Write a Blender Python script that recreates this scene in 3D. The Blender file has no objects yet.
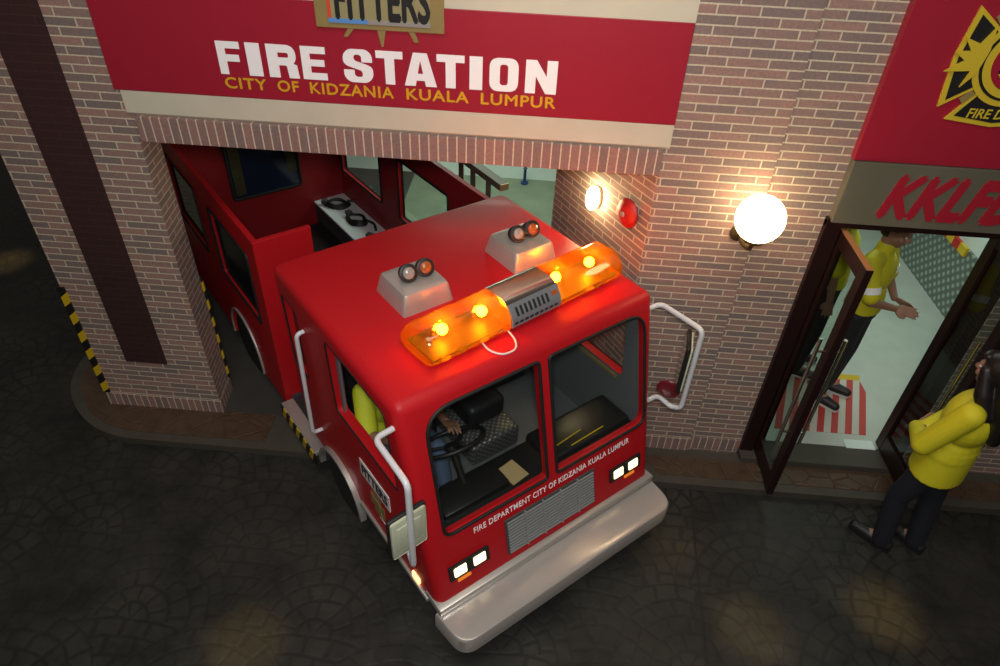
import bpy, bmesh, math, random
from mathutils import Vector, Matrix
random.seed(7)
sc = bpy.context.scene
C = sc.collection
pi = math.pi

# ------------------------------------------------------------------ camera, world, lights
cam_d = bpy.data.cameras.new('camera'); cam = bpy.data.objects.new('camera', cam_d); C.objects.link(cam)
Rx = Vector((0.99656223, 0.07422537, 0.03680102)); Ry = Vector((-0.07511745, 0.62218063, 0.77926159)); Rz = Vector((0.0349441, -0.77934707, 0.62561734))
M = Matrix(((Rx.x, Ry.x, Rz.x), (Rx.y, Ry.y, Rz.y), (Rx.z, Ry.z, Rz.z))).to_4x4()
M.translation = (0, -3.7377, 4.1)
cam.matrix_world = M
cam_d.sensor_width = 36.0; cam_d.lens = 24.48; cam_d.clip_end = 200
sc.camera = cam
sc.view_settings.view_transform = 'Standard'; sc.view_settings.look = 'None'
sc.view_settings.exposure = 0.0; sc.view_settings.gamma = 1.0; sc.view_settings.use_curve_mapping = False
w = bpy.data.worlds.new('hall'); sc.world = w; w.use_nodes = True
w.node_tree.nodes['Background'].inputs[0].default_value = (1.0, 0.9, 0.78, 1); w.node_tree.nodes['Background'].inputs[1].default_value = 0.075

def lamp(name, kind, loc, energy, color=(1, 1, 1), size=0.1, target=None, spot=None, blend=0.5, size_y=None):
    d = bpy.data.lights.new(name, kind); d.energy = energy; d.color = color
    if kind == 'AREA':
        d.size = size
        if size_y: d.shape = 'RECTANGLE'; d.size_y = size_y
    else: d.shadow_soft_size = size
    if spot: d.spot_size = math.radians(spot); d.spot_blend = blend
    o = bpy.data.objects.new(name, d); C.objects.link(o); o.location = loc
    if target is not None:
        o.rotation_euler = (Vector(target) - Vector(loc)).to_track_quat('-Z', 'Y').to_euler()
    return o
lamp('camera_flash', 'AREA', (0.0, -3.85, 4.35), 84, (1.0, 0.985, 0.96), 0.25, (-0.1, -0.1, 1.6))
lamp('hall_ceiling_light', 'AREA', (-0.3, -3.2, 7.6), 150, (1.0, 0.92, 0.80), 4.0, (0, -0.5, 0), size_y=2.5)
lamp('sign_spot', 'SPOT', (0.2, -1.2, 5.2), 75, (1.0, 0.82, 0.52), 0.08, (0.15, 0, 3.55), 40, 0.8)
lamp('garage_ceiling_light', 'AREA', (-0.6, 3.3, 2.5), 46, (0.80, 1.0, 0.84), 1.6, (-0.6, 3.5, 0), size_y=0.5)
lamp('training_room_light', 'AREA', (2.9, 2.0, 2.75), 25, (0.86, 1.0, 0.90), 1.2, (2.9, 2.0, 0), size_y=0.8)
for i, (x, y, e) in enumerate(((2.48, -1.23, 9), (-1.55, -1.80, 9), (-5.49, 1.94, 10), (1.58, -1.42, 6), (1.09, -0.89, 2.5))):
    lamp('street_spot', 'SPOT', (x + 0.7, y - 1.0, 5.6), e * 95, (1.0, 0.66, 0.20), 0.05, (x, y, 0), 6.0, 1.0)

# ------------------------------------------------------------------ materials
MATS = {}
def nodes(name):
    m = bpy.data.materials.new(name); m.use_nodes = True
    nt = m.node_tree; b = nt.nodes['Principled BSDF']
    MATS[name] = m
    return m, nt, b
def mat(name, col, rough=0.5, metal=0.0, coat=0.0, emit=None, estr=0.0, noise=0.0, nscale=20, bump=0.0, spec=None):
    m, nt, b = nodes(name)
    b.inputs['Base Color'].default_value = (*col, 1); b.inputs['Roughness'].default_value = rough
    b.inputs['Metallic'].default_value = metal; b.inputs['Coat Weight'].default_value = coat
    b.inputs['Coat Roughness'].default_value = 0.08
    if spec is not None: b.inputs['Specular IOR Level'].default_value = spec
    if emit: b.inputs['Emission Color'].default_value = (*emit, 1); b.inputs['Emission Strength'].default_value = estr
    if noise or bump:
        tc = nt.nodes.new('ShaderNodeTexCoord'); n = nt.nodes.new('ShaderNodeTexNoise')
        n.inputs['Scale'].default_value = nscale; n.inputs['Detail'].default_value = 6
        nt.links.new(tc.outputs['Object'], n.inputs['Vector'])
        if noise:
            mx = nt.nodes.new('ShaderNodeMix'); mx.data_type = 'RGBA'
            mx.inputs[6].default_value = (*[c * (1 - noise) for c in col], 1); mx.inputs[7].default_value = (*[min(1, c * (1 + noise)) for c in col], 1)
            nt.links.new(n.outputs['Fac'], mx.inputs[0]); nt.links.new(mx.outputs[2], b.inputs['Base Color'])
        if bump:
            bp = nt.nodes.new('ShaderNodeBump'); bp.inputs['Strength'].default_value = bump; bp.inputs['Distance'].default_value = 0.01
            nt.links.new(n.outputs['Fac'], bp.inputs['Height']); nt.links.new(bp.outputs['Normal'], b.inputs['Normal'])
    return m
def glass(name, tint=(1, 1, 1), gloss=0.06, rough=0.02):
    m = bpy.data.materials.new(name); m.use_nodes = True; nt = m.node_tree; nt.nodes.clear(); MATS[name] = m
    out = nt.nodes.new('ShaderNodeOutputMaterial'); t = nt.nodes.new('ShaderNodeBsdfTransparent'); g = nt.nodes.new('ShaderNodeBsdfGlossy')
    fr = nt.nodes.new('ShaderNodeFresnel'); fr.inputs['IOR'].default_value = 1.45; mx = nt.nodes.new('ShaderNodeMixShader')
    t.inputs['Color'].default_value = (*tint, 1); g.inputs['Roughness'].default_value = rough
    ge = nt.nodes.new('ShaderNodeNewGeometry'); sb = nt.nodes.new('ShaderNodeMath'); sb.operation = 'SUBTRACT'; sb.inputs[0].default_value = 1.0; ml = nt.nodes.new('ShaderNodeMath'); ml.operation = 'MULTIPLY'
    nt.links.new(ge.outputs['Backfacing'], sb.inputs[1]); nt.links.new(sb.outputs[0], ml.inputs[0]); nt.links.new(fr.outputs[0], ml.inputs[1])
    nt.links.new(ml.outputs[0], mx.inputs[0]); nt.links.new(t.outputs[0], mx.inputs[1]); nt.links.new(g.outputs[0], mx.inputs[2]); nt.links.new(mx.outputs[0], out.inputs[0])
    return m
def lens(name, col, tr=0.5):
    m = bpy.data.materials.new(name); m.use_nodes = True; nt = m.node_tree; nt.nodes.clear(); MATS[name] = m
    N = nt.nodes.new; out = N('ShaderNodeOutputMaterial'); t = N('ShaderNodeBsdfTransparent'); d = N('ShaderNodeBsdfTranslucent'); g = N('ShaderNodeBsdfGlossy')
    t.inputs[0].default_value = (*col, 1); d.inputs[0].default_value = (*col, 1); g.inputs['Roughness'].default_value = 0.08
    a = N('ShaderNodeMixShader'); a.inputs[0].default_value = 1 - tr; b = N('ShaderNodeMixShader'); b.inputs[0].default_value = 0.07
    nt.links.new(t.outputs[0], a.inputs[1]); nt.links.new(d.outputs[0], a.inputs[2]); nt.links.new(a.outputs[0], b.inputs[1]); nt.links.new(g.outputs[0], b.inputs[2]); nt.links.new(b.outputs[0], out.inputs[0])
    return m
def brick(name, c1, c2, mortar, bw=0.218, rh=0.05, off=0.5, vshift=0.0, ms=0.0042, tint=0.35, bump=0.35):
    m, nt, b = nodes(name); N = nt.nodes.new; L = nt.links.new
    uv = N('ShaderNodeUVMap'); mp = N('ShaderNodeMapping'); mp.inputs['Location'].default_value = (0.03, vshift, 0)
    br = N('ShaderNodeTexBrick'); br.offset = off; br.inputs['Scale'].default_value = 1; br.inputs['Brick Width'].default_value = bw; br.inputs['Row Height'].default_value = rh
    br.inputs['Mortar Size'].default_value = ms; br.inputs['Mortar Smooth'].default_value = 0.25; br.inputs['Bias'].default_value = 0.0
    br.inputs['Color1'].default_value = (*c1, 1); br.inputs['Color2'].default_value = (*c2, 1); br.inputs['Mortar'].default_value = (*mortar, 1)
    L(uv.outputs[0], mp.inputs[0]); L(mp.outputs[0], br.inputs['Vector'])
    n = N('ShaderNodeTexNoise'); n.inputs['Scale'].default_value = 60; n.inputs['Detail'].default_value = 5; L(mp.outputs[0], n.inputs['Vector'])
    n2 = N('ShaderNodeTexNoise'); n2.inputs['Scale'].default_value = 5.5; n2.inputs['Detail'].default_value = 2
    mp2 = N('ShaderNodeMapping'); mp2.inputs['Scale'].default_value = (1, 3, 1); L(mp.outputs[0], mp2.inputs[0]); L(mp2.outputs[0], n2.inputs['Vector'])
    mx = N('ShaderNodeMix'); mx.data_type = 'RGBA'; mx.blend_type = 'OVERLAY'; mx.inputs[0].default_value = tint
    L(br.outputs['Color'], mx.inputs[6]); L(n.outputs['Fac'], mx.inputs[7])
    mx2 = N('ShaderNodeMix'); mx2.data_type = 'RGBA'; mx2.blend_type = 'MIX'; mx2.inputs[7].default_value = (0.19, 0.16, 0.15, 1)
    mth = N('ShaderNodeMath'); mth.operation = 'MULTIPLY_ADD'; mth.use_clamp = True; mth.inputs[1].default_value = 3.0 if tint > 0.2 else 0.0; mth.inputs[2].default_value = -1.45
    L(n2.outputs['Fac'], mth.inputs[0])
    m3 = N('ShaderNodeMath'); m3.operation = 'MULTIPLY'; inv = N('ShaderNodeMath'); inv.operation = 'SUBTRACT'; inv.inputs[0].default_value = 0.7
    L(br.outputs['Fac'], inv.inputs[1]); L(mth.outputs[0], m3.inputs[0]); L(inv.outputs[0], m3.inputs[1])
    L(m3.outputs[0], mx2.inputs[0]); L(mx.outputs[2], mx2.inputs[6]); L(mx2.outputs[2], b.inputs['Base Color'])
    b.inputs['Roughness'].default_value = 0.7
    bp = N('ShaderNodeBump'); bp.inputs['Strength'].default_value = bump; bp.inputs['Distance'].default_value = 0.006; bp.invert = True
    L(br.outputs['Fac'], bp.inputs['Height']); L(bp.outputs['Normal'], b.inputs['Normal'])
    return m
brick('brick', (0.345, 0.20, 0.165), (0.20, 0.155, 0.145), (0.58, 0.50, 0.37), ms=0.0048)
brick('brick_upright', (0.315, 0.17, 0.145), (0.21, 0.14, 0.13), (0.58, 0.50, 0.39), bw=0.0546, rh=1.0, off=0.0, ms=0.0045)
brick('brown_painted_brick', (0.040, 0.014, 0.013), (0.036, 0.012, 0.012), (0.052, 0.022, 0.020), ms=0.003, tint=0.1, bump=0.15)

def fan_ground(name, base, hi, rough):
    m, nt, b = nodes(name); N = nt.nodes.new; L = nt.links.new
    tc = N('ShaderNodeTexCoord'); sep = N('ShaderNodeSeparateXYZ'); L(tc.outputs['Object'], sep.inputs[0])
    def op(o, a, b_=None, c=None):
        n = N('ShaderNodeMath'); n.operation = o
        for i, v in enumerate((a, b_, c)):
            if v is None: continue
            if isinstance(v, (int, float)): n.inputs[i].default_value = v
            else: L(v, n.inputs[i])
        return n.outputs[0]
    W = 1.15
    nz = N('ShaderNodeTexNoise'); nz.inputs['Scale'].default_value = 3; L(tc.outputs['Object'], nz.inputs['Vector'])
    wob = op('MULTIPLY_ADD', nz.outputs['Fac'], 0.12, -0.06)
    u = op('ADD', op('DIVIDE', sep.outputs[0], W), wob); v = op('ADD', op('DIVIDE', sep.outputs[1], W * 0.5), wob)
    r = op('FLOOR', v); vl = op('MULTIPLY', op('SUBTRACT', v, r), 0.5)
    par = op('MULTIPLY', op('FLOORED_MODULO', r, 2.0), 0.5)
    ua = op('SUBTRACT', op('FRACT', op('ADD', u, par)), 0.5)
    ub = op('SUBTRACT', op('FRACT', op('ADD', op('ADD', u, par), 0.5)), 0.5)
    vb = op('ADD', vl, 0.5)
    def polar(x, y): return op('SQRT', op('ADD', op('MULTIPLY', x, x), op('MULTIPLY', y, y))), op('ARCTAN2', y, x)
    da, aa = polar(ua, vl); db, ab = polar(ub, vb)
    ins = op('LESS_THAN', da, 0.5)
    def sel(x, y): return op('ADD', op('MULTIPLY', ins, x), op('MULTIPLY', op('SUBTRACT', 1.0, ins), y))
    d = sel(da, db); a = sel(aa, ab)
    ring = op('MULTIPLY', d, 10.0); ri = op('FLOOR', ring); rf = op('SUBTRACT', ring, ri)
    cnt = op('ADD', op('MULTIPLY', ri, 2.0), 3.0)
    seg = op('FRACT', op('ADD', op('MULTIPLY', op('DIVIDE', a, pi), cnt), op('MULTIPLY', ri, 0.37)))
    e1 = op('MINIMUM', rf, op('SUBTRACT', 1.0, rf)); e2 = op('MINIMUM', seg, op('SUBTRACT', 1.0, seg))
    edge = op('MINIMUM', e1, e2)
    mr = N('ShaderNodeMapRange'); mr.interpolation_type = 'SMOOTHSTEP'; mr.inputs['From Min'].default_value = 0.02; mr.inputs['From Max'].default_value = 0.17; L(edge, mr.inputs['Value'])
    n1 = N('ShaderNodeTexNoise'); n1.inputs['Scale'].default_value = 2.2; n1.inputs['Detail'].default_value = 6; n1.inputs['Roughness'].default_value = 0.65; L(tc.outputs['Object'], n1.inputs['Vector'])
    n2 = N('ShaderNodeTexNoise'); n2.inputs['Scale'].default_value = 28; n2.inputs['Detail'].default_value = 4; L(tc.outputs['Object'], n2.inputs['Vector'])
    mx = N('ShaderNodeMix'); mx.data_type = 'RGBA'; mx.inputs[6].default_value = (*base, 1); mx.inputs[7].default_value = (*hi, 1)
    ramp = N('ShaderNodeMapRange'); ramp.inputs['From Min'].default_value = 0.35; ramp.inputs['From Max'].default_value = 0.75; L(n1.outputs['Fac'], ramp.inputs['Value'])
    L(op('MULTIPLY', ramp.outputs[0], op('ADD', op('MULTIPLY', n2.outputs['Fac'], 0.8), 0.4)), mx.inputs[0])
    dk = N('ShaderNodeMix'); dk.data_type = 'RGBA'; dk.blend_type = 'MULTIPLY'; dk.inputs[0].default_value = 1.0
    L(mx.outputs[2], dk.inputs[6])
    n3 = N('ShaderNodeTexNoise'); n3.inputs['Scale'].default_value = 1.1; n3.inputs['Detail'].default_value = 3; L(tc.outputs['Object'], n3.inputs['Vector'])
    wear = N('ShaderNodeMapRange'); wear.inputs['From Min'].default_value = 0.42; wear.inputs['From Max'].default_value = 0.68; wear.inputs['To Min'].default_value = 0.08; wear.inputs['To Max'].default_value = 0.6; L(n3.outputs['Fac'], wear.inputs['Value'])
    gr = op('SUBTRACT', 1.0, op('MULTIPLY', op('SUBTRACT', 1.0, mr.outputs[0]), wear.outputs[0])); cb = N('ShaderNodeCombineColor'); L(gr, cb.inputs[0]); L(gr, cb.inputs[1]); L(gr, cb.inputs[2])
    L(cb.outputs[0], dk.inputs[7]); L(dk.outputs[2], b.inputs['Base Color'])
    rr = op('MULTIPLY_ADD', n1.outputs['Fac'], 0.35, rough - 0.17); L(rr, b.inputs['Roughness'])
    b.inputs['Specular IOR Level'].default_value = 0.4
    h = op('ADD', mr.outputs[0], op('MULTIPLY', n2.outputs['Fac'], 0.5))
    bp = N('ShaderNodeBump'); bp.inputs['Strength'].default_value = 0.17; bp.inputs['Distance'].default_value = 0.008; L(h, bp.inputs['Height']); L(bp.outputs['Normal'], b.inputs['Normal'])
    return m
fan_ground('stamped_street', (0.0155, 0.0155, 0.0142), (0.050, 0.047, 0.040), 0.5)

def slab_mat(name, c1, c2, rough=0.55, sx=0.28):
    m, nt, b = nodes(name); N = nt.nodes.new; L = nt.links.new
    tc = N('ShaderNodeTexCoord'); v = N('ShaderNodeTexVoronoi'); v.feature = 'DISTANCE_TO_EDGE'; v.inputs['Scale'].default_value = 1 / sx; L(tc.outputs['Object'], v.inputs['Vector'])
    n = N('ShaderNodeTexNoise'); n.inputs['Scale'].default_value = 9; n.inputs['Detail'].default_value = 7; L(tc.outputs['Object'], n.inputs['Vector'])
    mx = N('ShaderNodeMix'); mx.data_type = 'RGBA'; mx.inputs[6].default_value = (*c1, 1); mx.inputs[7].default_value = (*c2, 1); L(n.outputs['Fac'], mx.inputs[0]); L(mx.outputs[2], b.inputs['Base Color'])
    mr = N('ShaderNodeMapRange'); mr.inputs['From Max'].default_value = 0.06; L(v.outputs['Distance'], mr.inputs['Value'])
    ad = N('ShaderNodeMath'); ad.operation = 'ADD'; L(mr.outputs[0], ad.inputs[0]); L(n.outputs['Fac'], ad.inputs[1])
    bp = N('ShaderNodeBump'); bp.inputs['Strength'].default_value = 0.5; bp.inputs['Distance'].default_value = 0.008; L(ad.outputs[0], bp.inputs['Height']); L(bp.outputs['Normal'], b.inputs['Normal'])
    b.inputs['Roughness'].default_value = rough
    return m
slab_mat('stamped_tan', (0.038, 0.024, 0.015), (0.115, 0.068, 0.040), 0.42, 0.16)
mat('kerb', (0.062, 0.055, 0.044), 0.6, noise=0.25, nscale=8, bump=0.2)
mat('apron', (0.045, 0.042, 0.038), 0.6, noise=0.25, nscale=6, bump=0.2)
mat('lit_floor', (0.20, 0.235, 0.165), 0.5, noise=0.3, nscale=4)
mat('room_floor', (0.50, 0.56, 0.50), 0.4, noise=0.12, nscale=6)
mat('pale_wall', (0.82, 0.93, 0.88), 0.6)
mat('dark_wall', (0.10, 0.10, 0.09), 0.8)
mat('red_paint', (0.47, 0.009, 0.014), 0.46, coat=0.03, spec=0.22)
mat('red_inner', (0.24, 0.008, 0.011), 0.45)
mat('sign_red', (0.335, 0.013, 0.032), 0.38, noise=0.06, nscale=3)
mat('white_letter', (0.93, 0.93, 0.95), 0.5)
mat('gold_letter', (0.66, 0.37, 0.015), 0.45)
mat('cream', (0.58, 0.54, 0.43), 0.7, noise=0.1, nscale=5)
mat('olive_gold', (0.27, 0.205, 0.075), 0.45)
mat('black', (0.010, 0.010, 0.011), 0.5)
mat('rubber', (0.008, 0.008, 0.008), 0.6)
mat('tyre', (0.012, 0.012, 0.012), 0.75)
mat('silver', (0.52, 0.50, 0.47), 0.34, metal=0.55, noise=0.05, nscale=14)
mat('bumper_silver', (0.54, 0.50, 0.47), 0.22, metal=0.45, noise=0.05, nscale=8)
mat('chrome', (0.72, 0.68, 0.62), 0.18, metal=1.0)
mat('grille_metal', (0.36, 0.375, 0.38), 0.35, metal=0.3)
mat('grille_dark', (0.07, 0.072, 0.075), 0.5, metal=0.2)
mat('vent_grey', (0.16, 0.17, 0.19), 0.5)
mat('tube_white', (0.62, 0.63, 0.66), 0.3, coat=0.2)
mat('mirror_cream', (0.52, 0.55, 0.40), 0.4)
mat('yellow', (0.62, 0.42, 0.01), 0.5)
mat('hazard_black', (0.010, 0.010, 0.010), 0.5)
mat('dark_grey', (0.045, 0.046, 0.05), 0.6)
mat('grey', (0.13, 0.135, 0.145), 0.55)
mat('bench_metal', (0.72, 0.72, 0.75), 0.45)
mat('dash', (0.012, 0.012, 0.013), 0.35)
mat('seat_black', (0.012, 0.012, 0.014), 0.5)
mat('paper_tan', (0.42, 0.31, 0.15), 0.7)
mat('door_brown', (0.015, 0.005, 0.005), 0.42, spec=0.35)
mat('door_edge_wood', (0.42, 0.18, 0.07), 0.5)
mat('steel_olive', (0.17, 0.158, 0.115), 0.32, metal=0.25, noise=0.25, nscale=2.5)
mat('emblem_yellow', (0.62, 0.46, 0.03), 0.5)
mat('bell_red', (0.42, 0.012, 0.012), 0.5)
mat('lamp_bracket', (0.09, 0.065, 0.03), 0.4, metal=0.5)
mat('headlight', (0.9, 0.8, 0.6), 0.3, emit=(1.0, 0.82, 0.46), estr=1.7)
mat('amber_strip', (0.6, 0.16, 0.01), 0.3, emit=(1.0, 0.25, 0.02), estr=0.5)
mat('bulb', (1, 0.8, 0.3), 0.4, emit=(1.0, 0.55, 0.12), estr=160)
mat('globe', (1, 1, 1), 0.3, emit=(1.0, 0.72, 0.38), estr=11)
mat('wall_lamp', (1, 1, 1), 0.3, emit=(1.0, 0.80, 0.42), estr=70)
mat('marker_light', (1, 0.7, 0.4), 0.3, emit=(1.0, 0.5, 0.18), estr=2.5)
mat('lens_white', (0.30, 0.28, 0.26), 0.15, coat=0.5)
mat('lens_orange', (0.36, 0.085, 0.02), 0.15, coat=0.5)
mat('refl_red', (0.13, 0.008, 0.014), 0.3)
mat('crimson', (0.36, 0.012, 0.028), 0.45)
mat('mat_red', (0.48, 0.045, 0.04), 0.5)
mat('mat_white', (0.55, 0.55, 0.48), 0.5)
mat('chev_red', (0.60, 0.02, 0.015), 0.5)
mat('chev_yellow', (0.75, 0.52, 0.02), 0.5)
mat('plate_teal', (0.72, 0.85, 0.82), 0.25)
mat('shirt_yellow', (0.62, 0.56, 0.012), 0.7)
mat('vest_lime', (0.50, 0.55, 0.02), 0.7)
mat('retro', (0.95, 0.95, 0.93), 0.3)
mat('trouser_black', (0.012, 0.012, 0.016), 0.8)
mat('trouser_navy', (0.008, 0.010, 0.018), 0.8)
mat('jeans', (0.10, 0.15, 0.25), 0.8)
mat('skin', (0.30, 0.15, 0.095), 0.55)
mat('hair', (0.008, 0.006, 0.006), 0.45)
mat('shoe', (0.012, 0.012, 0.013), 0.5)
mat('shoe_sole', (0.6, 0.6, 0.58), 0.5)
mat('eye_white', (0.7, 0.68, 0.64), 0.3)
mat('lip', (0.26, 0.09, 0.075), 0.5)
mat('blue_dark', (0.015, 0.04, 0.14), 0.5)
mat('rail_brown', (0.095, 0.080, 0.066), 0.5)
mat('wood_end', (0.45, 0.30, 0.13), 0.6)
mat('fit_blue', (0.10, 0.27, 0.62), 0.5)
mat('fit_red', (0.62, 0.06, 0.03), 0.5)
mat('fit_bg', (0.30, 0.27, 0.13), 0.5)
mat('white_vinyl', (0.7, 0.7, 0.68), 0.5)
glass('clear_glass', (0.93, 0.95, 0.94))
glass('door_glass', (0.80, 0.86, 0.83))
mat('dark_glass', (0.012, 0.016, 0.020), 0.08, spec=0.6)
mat('rear_window_glass', (0.012, 0.018, 0.04), 0.12, spec=0.6)
mat('poster_reflection_paint', (0.05, 0.045, 0.02), 0.3, noise=0.8, nscale=16)
lens('amber_lens', (1.0, 0.36, 0.02), 0.92)

def diamond_plate(name, col, scale=0.06):
    m, nt, b = nodes(name); N = nt.nodes.new; L = nt.links.new
    tc = N('ShaderNodeUVMap'); mp = N('ShaderNodeMapping'); mp.inputs['Rotation'].default_value = (0, 0, pi / 4); mp.inputs['Scale'].default_value = (1 / scale,) * 3; L(tc.outputs[0], mp.inputs[0])
    v = N('ShaderNodeTexVoronoi'); v.inputs['Scale'].default_value = 1.0; v.inputs['Randomness'].default_value = 0.0; L(mp.outputs[0], v.inputs['Vector'])
    mr = N('ShaderNodeMapRange'); mr.inputs['From Min'].default_value = 0.2; mr.inputs['From Max'].default_value = 0.38; mr.inputs['To Min'].default_value = 1; mr.inputs['To Max'].default_value = 0; L(v.outputs['Distance'], mr.inputs['Value'])
    mx = N('ShaderNodeMix'); mx.data_type = 'RGBA'; mx.inputs[6].default_value = (*[c * 0.55 for c in col], 1); mx.inputs[7].default_value = (*[min(1, c * 1.4) for c in col], 1); L(mr.outputs[0], mx.inputs[0]); L(mx.outputs[2], b.inputs['Base Color'])
    b.inputs['Metallic'].default_value = 0.5; b.inputs['Roughness'].default_value = 0.35
    bp = N('ShaderNodeBump'); bp.inputs['Strength'].default_value = 0.6; bp.inputs['Distance'].default_value = 0.004; L(mr.outputs[0], bp.inputs['Height']); L(bp.outputs['Normal'], b.inputs['Normal'])
diamond_plate('diamond_plate', (0.36, 0.42, 0.38), 0.075)
diamond_plate('diamond_plate_fine', (0.22, 0.22, 0.22), 0.03)

# ------------------------------------------------------------------ mesh helpers
def finish(name, bm, m, parent=None, smooth=None, recalc=True):
    if recalc: bmesh.ops.recalc_face_normals(bm, faces=bm.faces)
    uvl = bm.loops.layers.uv.verify()
    for f in bm.faces:
        n = f.normal
        if abs(n.z) < 0.7 and (abs(n.x) + abs(n.y)) > 0:
            t = Vector((-n.y, n.x, 0)).normalized()
            if abs(t.x) > abs(t.y): t = t if t.x > 0 else -t
            else: t = t if t.y > 0 else -t
            for l in f.loops: l[uvl].uv = (l.vert.co.dot(t), l.vert.co.z)
        else:
            for l in f.loops: l[uvl].uv = (l.vert.co.x, l.vert.co.y)
    me = bpy.data.meshes.new(name); bm.to_mesh(me); bm.free()
    for k in (m if isinstance(m, (list, tuple)) else [m]): me.materials.append(MATS[k])
    if smooth is not None:
        me.polygons.foreach_set('use_smooth', [True] * len(me.polygons)); me.set_sharp_from_angle(angle=math.radians(smooth))
    o = bpy.data.objects.new(name, me); C.objects.link(o)
    if parent is not None: o.parent = parent
    return o
def box(bm, x0, x1, y0, y1, z0, z1, bev=0.0, seg=2, mi=0, M=None):
    r = bmesh.ops.create_cube(bm, size=1.0, matrix=Matrix.Translation(((x0 + x1) / 2, (y0 + y1) / 2, (z0 + z1) / 2)) @ Matrix.Diagonal((x1 - x0, y1 - y0, z1 - z0, 1)))
    vs = r['verts']
    if bev:
        es = list({e for v in vs for e in v.link_edges})
        rb = bmesh.ops.bevel(bm, geom=es, offset=bev, segments=seg, affect='EDGES', profile=0.5)
        vs = list({v for f in rb['faces'] for v in f.verts} | {v for v in vs if v.is_valid})
    fs = {f for v in vs for f in v.link_faces}
    for f in fs: f.material_index = mi
    if M is not None: bmesh.ops.transform(bm, matrix=M, verts=list({v for f in fs for v in f.verts}))
    return fs
def loft(bm, rings, close_u=True, cap=True, mi=0):
    R = [[bm.verts.new(p) for p in r] for r in rings]; n = len(R[0]); fs = []
    for a, b in zip(R, R[1:]):
        for i in range(n if close_u else n - 1):
            j = (i + 1) % n
            try: fs.append(bm.faces.new((a[i], a[j], b[j], b[i])))
            except ValueError: pass
    if cap:
        for r in (R[0], R[-1]):
            try: fs.append(bm.faces.new(r))
            except ValueError: pass
    for f in fs: f.material_index = mi
    return fs
def tube(bm, pts, r, n=10, mi=0, closed=False, cap=True):
    pts = [Vector(p) for p in pts]; rings = []; N = len(pts); prev = None
    for i, p in enumerate(pts):
        if closed: d = pts[(i + 1) % N] - pts[i - 1]
        else: d = pts[min(i + 1, N - 1)] - pts[max(i - 1, 0)]
        d.normalize()
        if prev is None:
            a = Vector((0, 0, 1)) if abs(d.z) < 0.9 else Vector((1, 0, 0)); u = d.cross(a).normalized()
        else: u = (prev - d * prev.dot(d)).normalized()
        prev = u; v = d.cross(u); rr = r[i] if isinstance(r, (list, tuple)) else r
        rings.append([p + (u * math.cos(t) + v * math.sin(t)) * rr for t in [2 * pi * k / n for k in range(n)]])
    if closed: rings.append(rings[0]); cap = False
    loft(bm, rings, True, cap, mi)
    if closed: bmesh.ops.remove_doubles(bm, verts=bm.verts, dist=1e-6)
def fillet(pts, r, seg=6, closed=False):
    pts = [Vector(p) for p in pts]; out = []; N = len(pts)
    for i, p in enumerate(pts):
        if not closed and i in (0, N - 1): out.append(p); continue
        a = pts[i - 1] - p; b = pts[(i + 1) % N] - p; rr = r[i] if isinstance(r, (list, tuple)) else r
        t = min(rr, a.length * 0.49, b.length * 0.49)
        if t < 1e-5: out.append(p); continue
        A = p + a.normalized() * t; B = p + b.normalized() * t
        for k in range(seg + 1):
            s = k / seg; out.append(A * (1 - s) ** 2 + p * 2 * s * (1 - s) + B * s * s)
    return out
def prism(bm, pts, vec, mi=0):
    vec = Vector(vec); a = [bm.verts.new(Vector(p)) for p in pts]; b = [bm.verts.new(Vector(p) + vec) for p in pts]; n = len(a); fs = [bm.faces.new(a), bm.faces.new(b[::-1])]
    for i in range(n): fs.append(bm.faces.new((a[i], b[i], b[(i + 1) % n], a[(i + 1) % n])))
    for f in fs: f.material_index = mi
    return fs
def cyl(bm, p, q, r1, r2=None, n=24, mi=0):
    r2 = r1 if r2 is None else r2; tube(bm, [p, q], [r1, r2], n, mi)
def lathe(bm, prof, org, axis=(0, 0, 1), n=28, mi=0):
    ax = Vector(axis).normalized(); u = ax.orthogonal().normalized(); v = ax.cross(u); o = Vector(org)
    rings = [[o + ax * h + (u * math.cos(2 * pi * k / n) + v * math.sin(2 * pi * k / n)) * max(r, 1e-4) for k in range(n)] for r, h in prof]
    loft(bm, rings, True, True, mi)
def ball(bm, c, r, sx=1, sy=1, sz=1, mi=0, seg=20, M=None):
    T = Matrix.Translation(c) @ (M if M is not None else Matrix()) @ Matrix.Diagonal((r * sx, r * sy, r * sz, 1))
    res = bmesh.ops.create_uvsphere(bm, u_segments=seg, v_segments=seg // 2 + 2, radius=1.0, matrix=T)
    for f in {f for v in res['verts'] for f in v.link_faces}: f.material_index = mi
NB = bmesh.new
def bxo(name, m, b, parent=None, bev=0.0, smooth=None):
    bm = NB(); box(bm, *b, bev=bev); return finish(name, bm, m, parent, smooth)
def tag(o, label=None, cat=None, group=None, kind=None):
    if label: o['label'] = label
    if cat: o['category'] = cat
    if group: o['group'] = group
    if kind: o['kind'] = kind
    return o
def empty(name, loc, rz=0.0, label=None, cat=None, group=None):
    o = bpy.data.objects.new(name, None); C.objects.link(o); o.location = loc; o.rotation_euler = (0, 0, rz); o.empty_display_size = 0.1
    return tag(o, label, cat, group)
def evaluated(o):
    bpy.context.view_layer.update(); dg = bpy.context.evaluated_depsgraph_get(); dg.update()
    return bpy.data.meshes.new_from_object(o.evaluated_get(dg))
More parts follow.
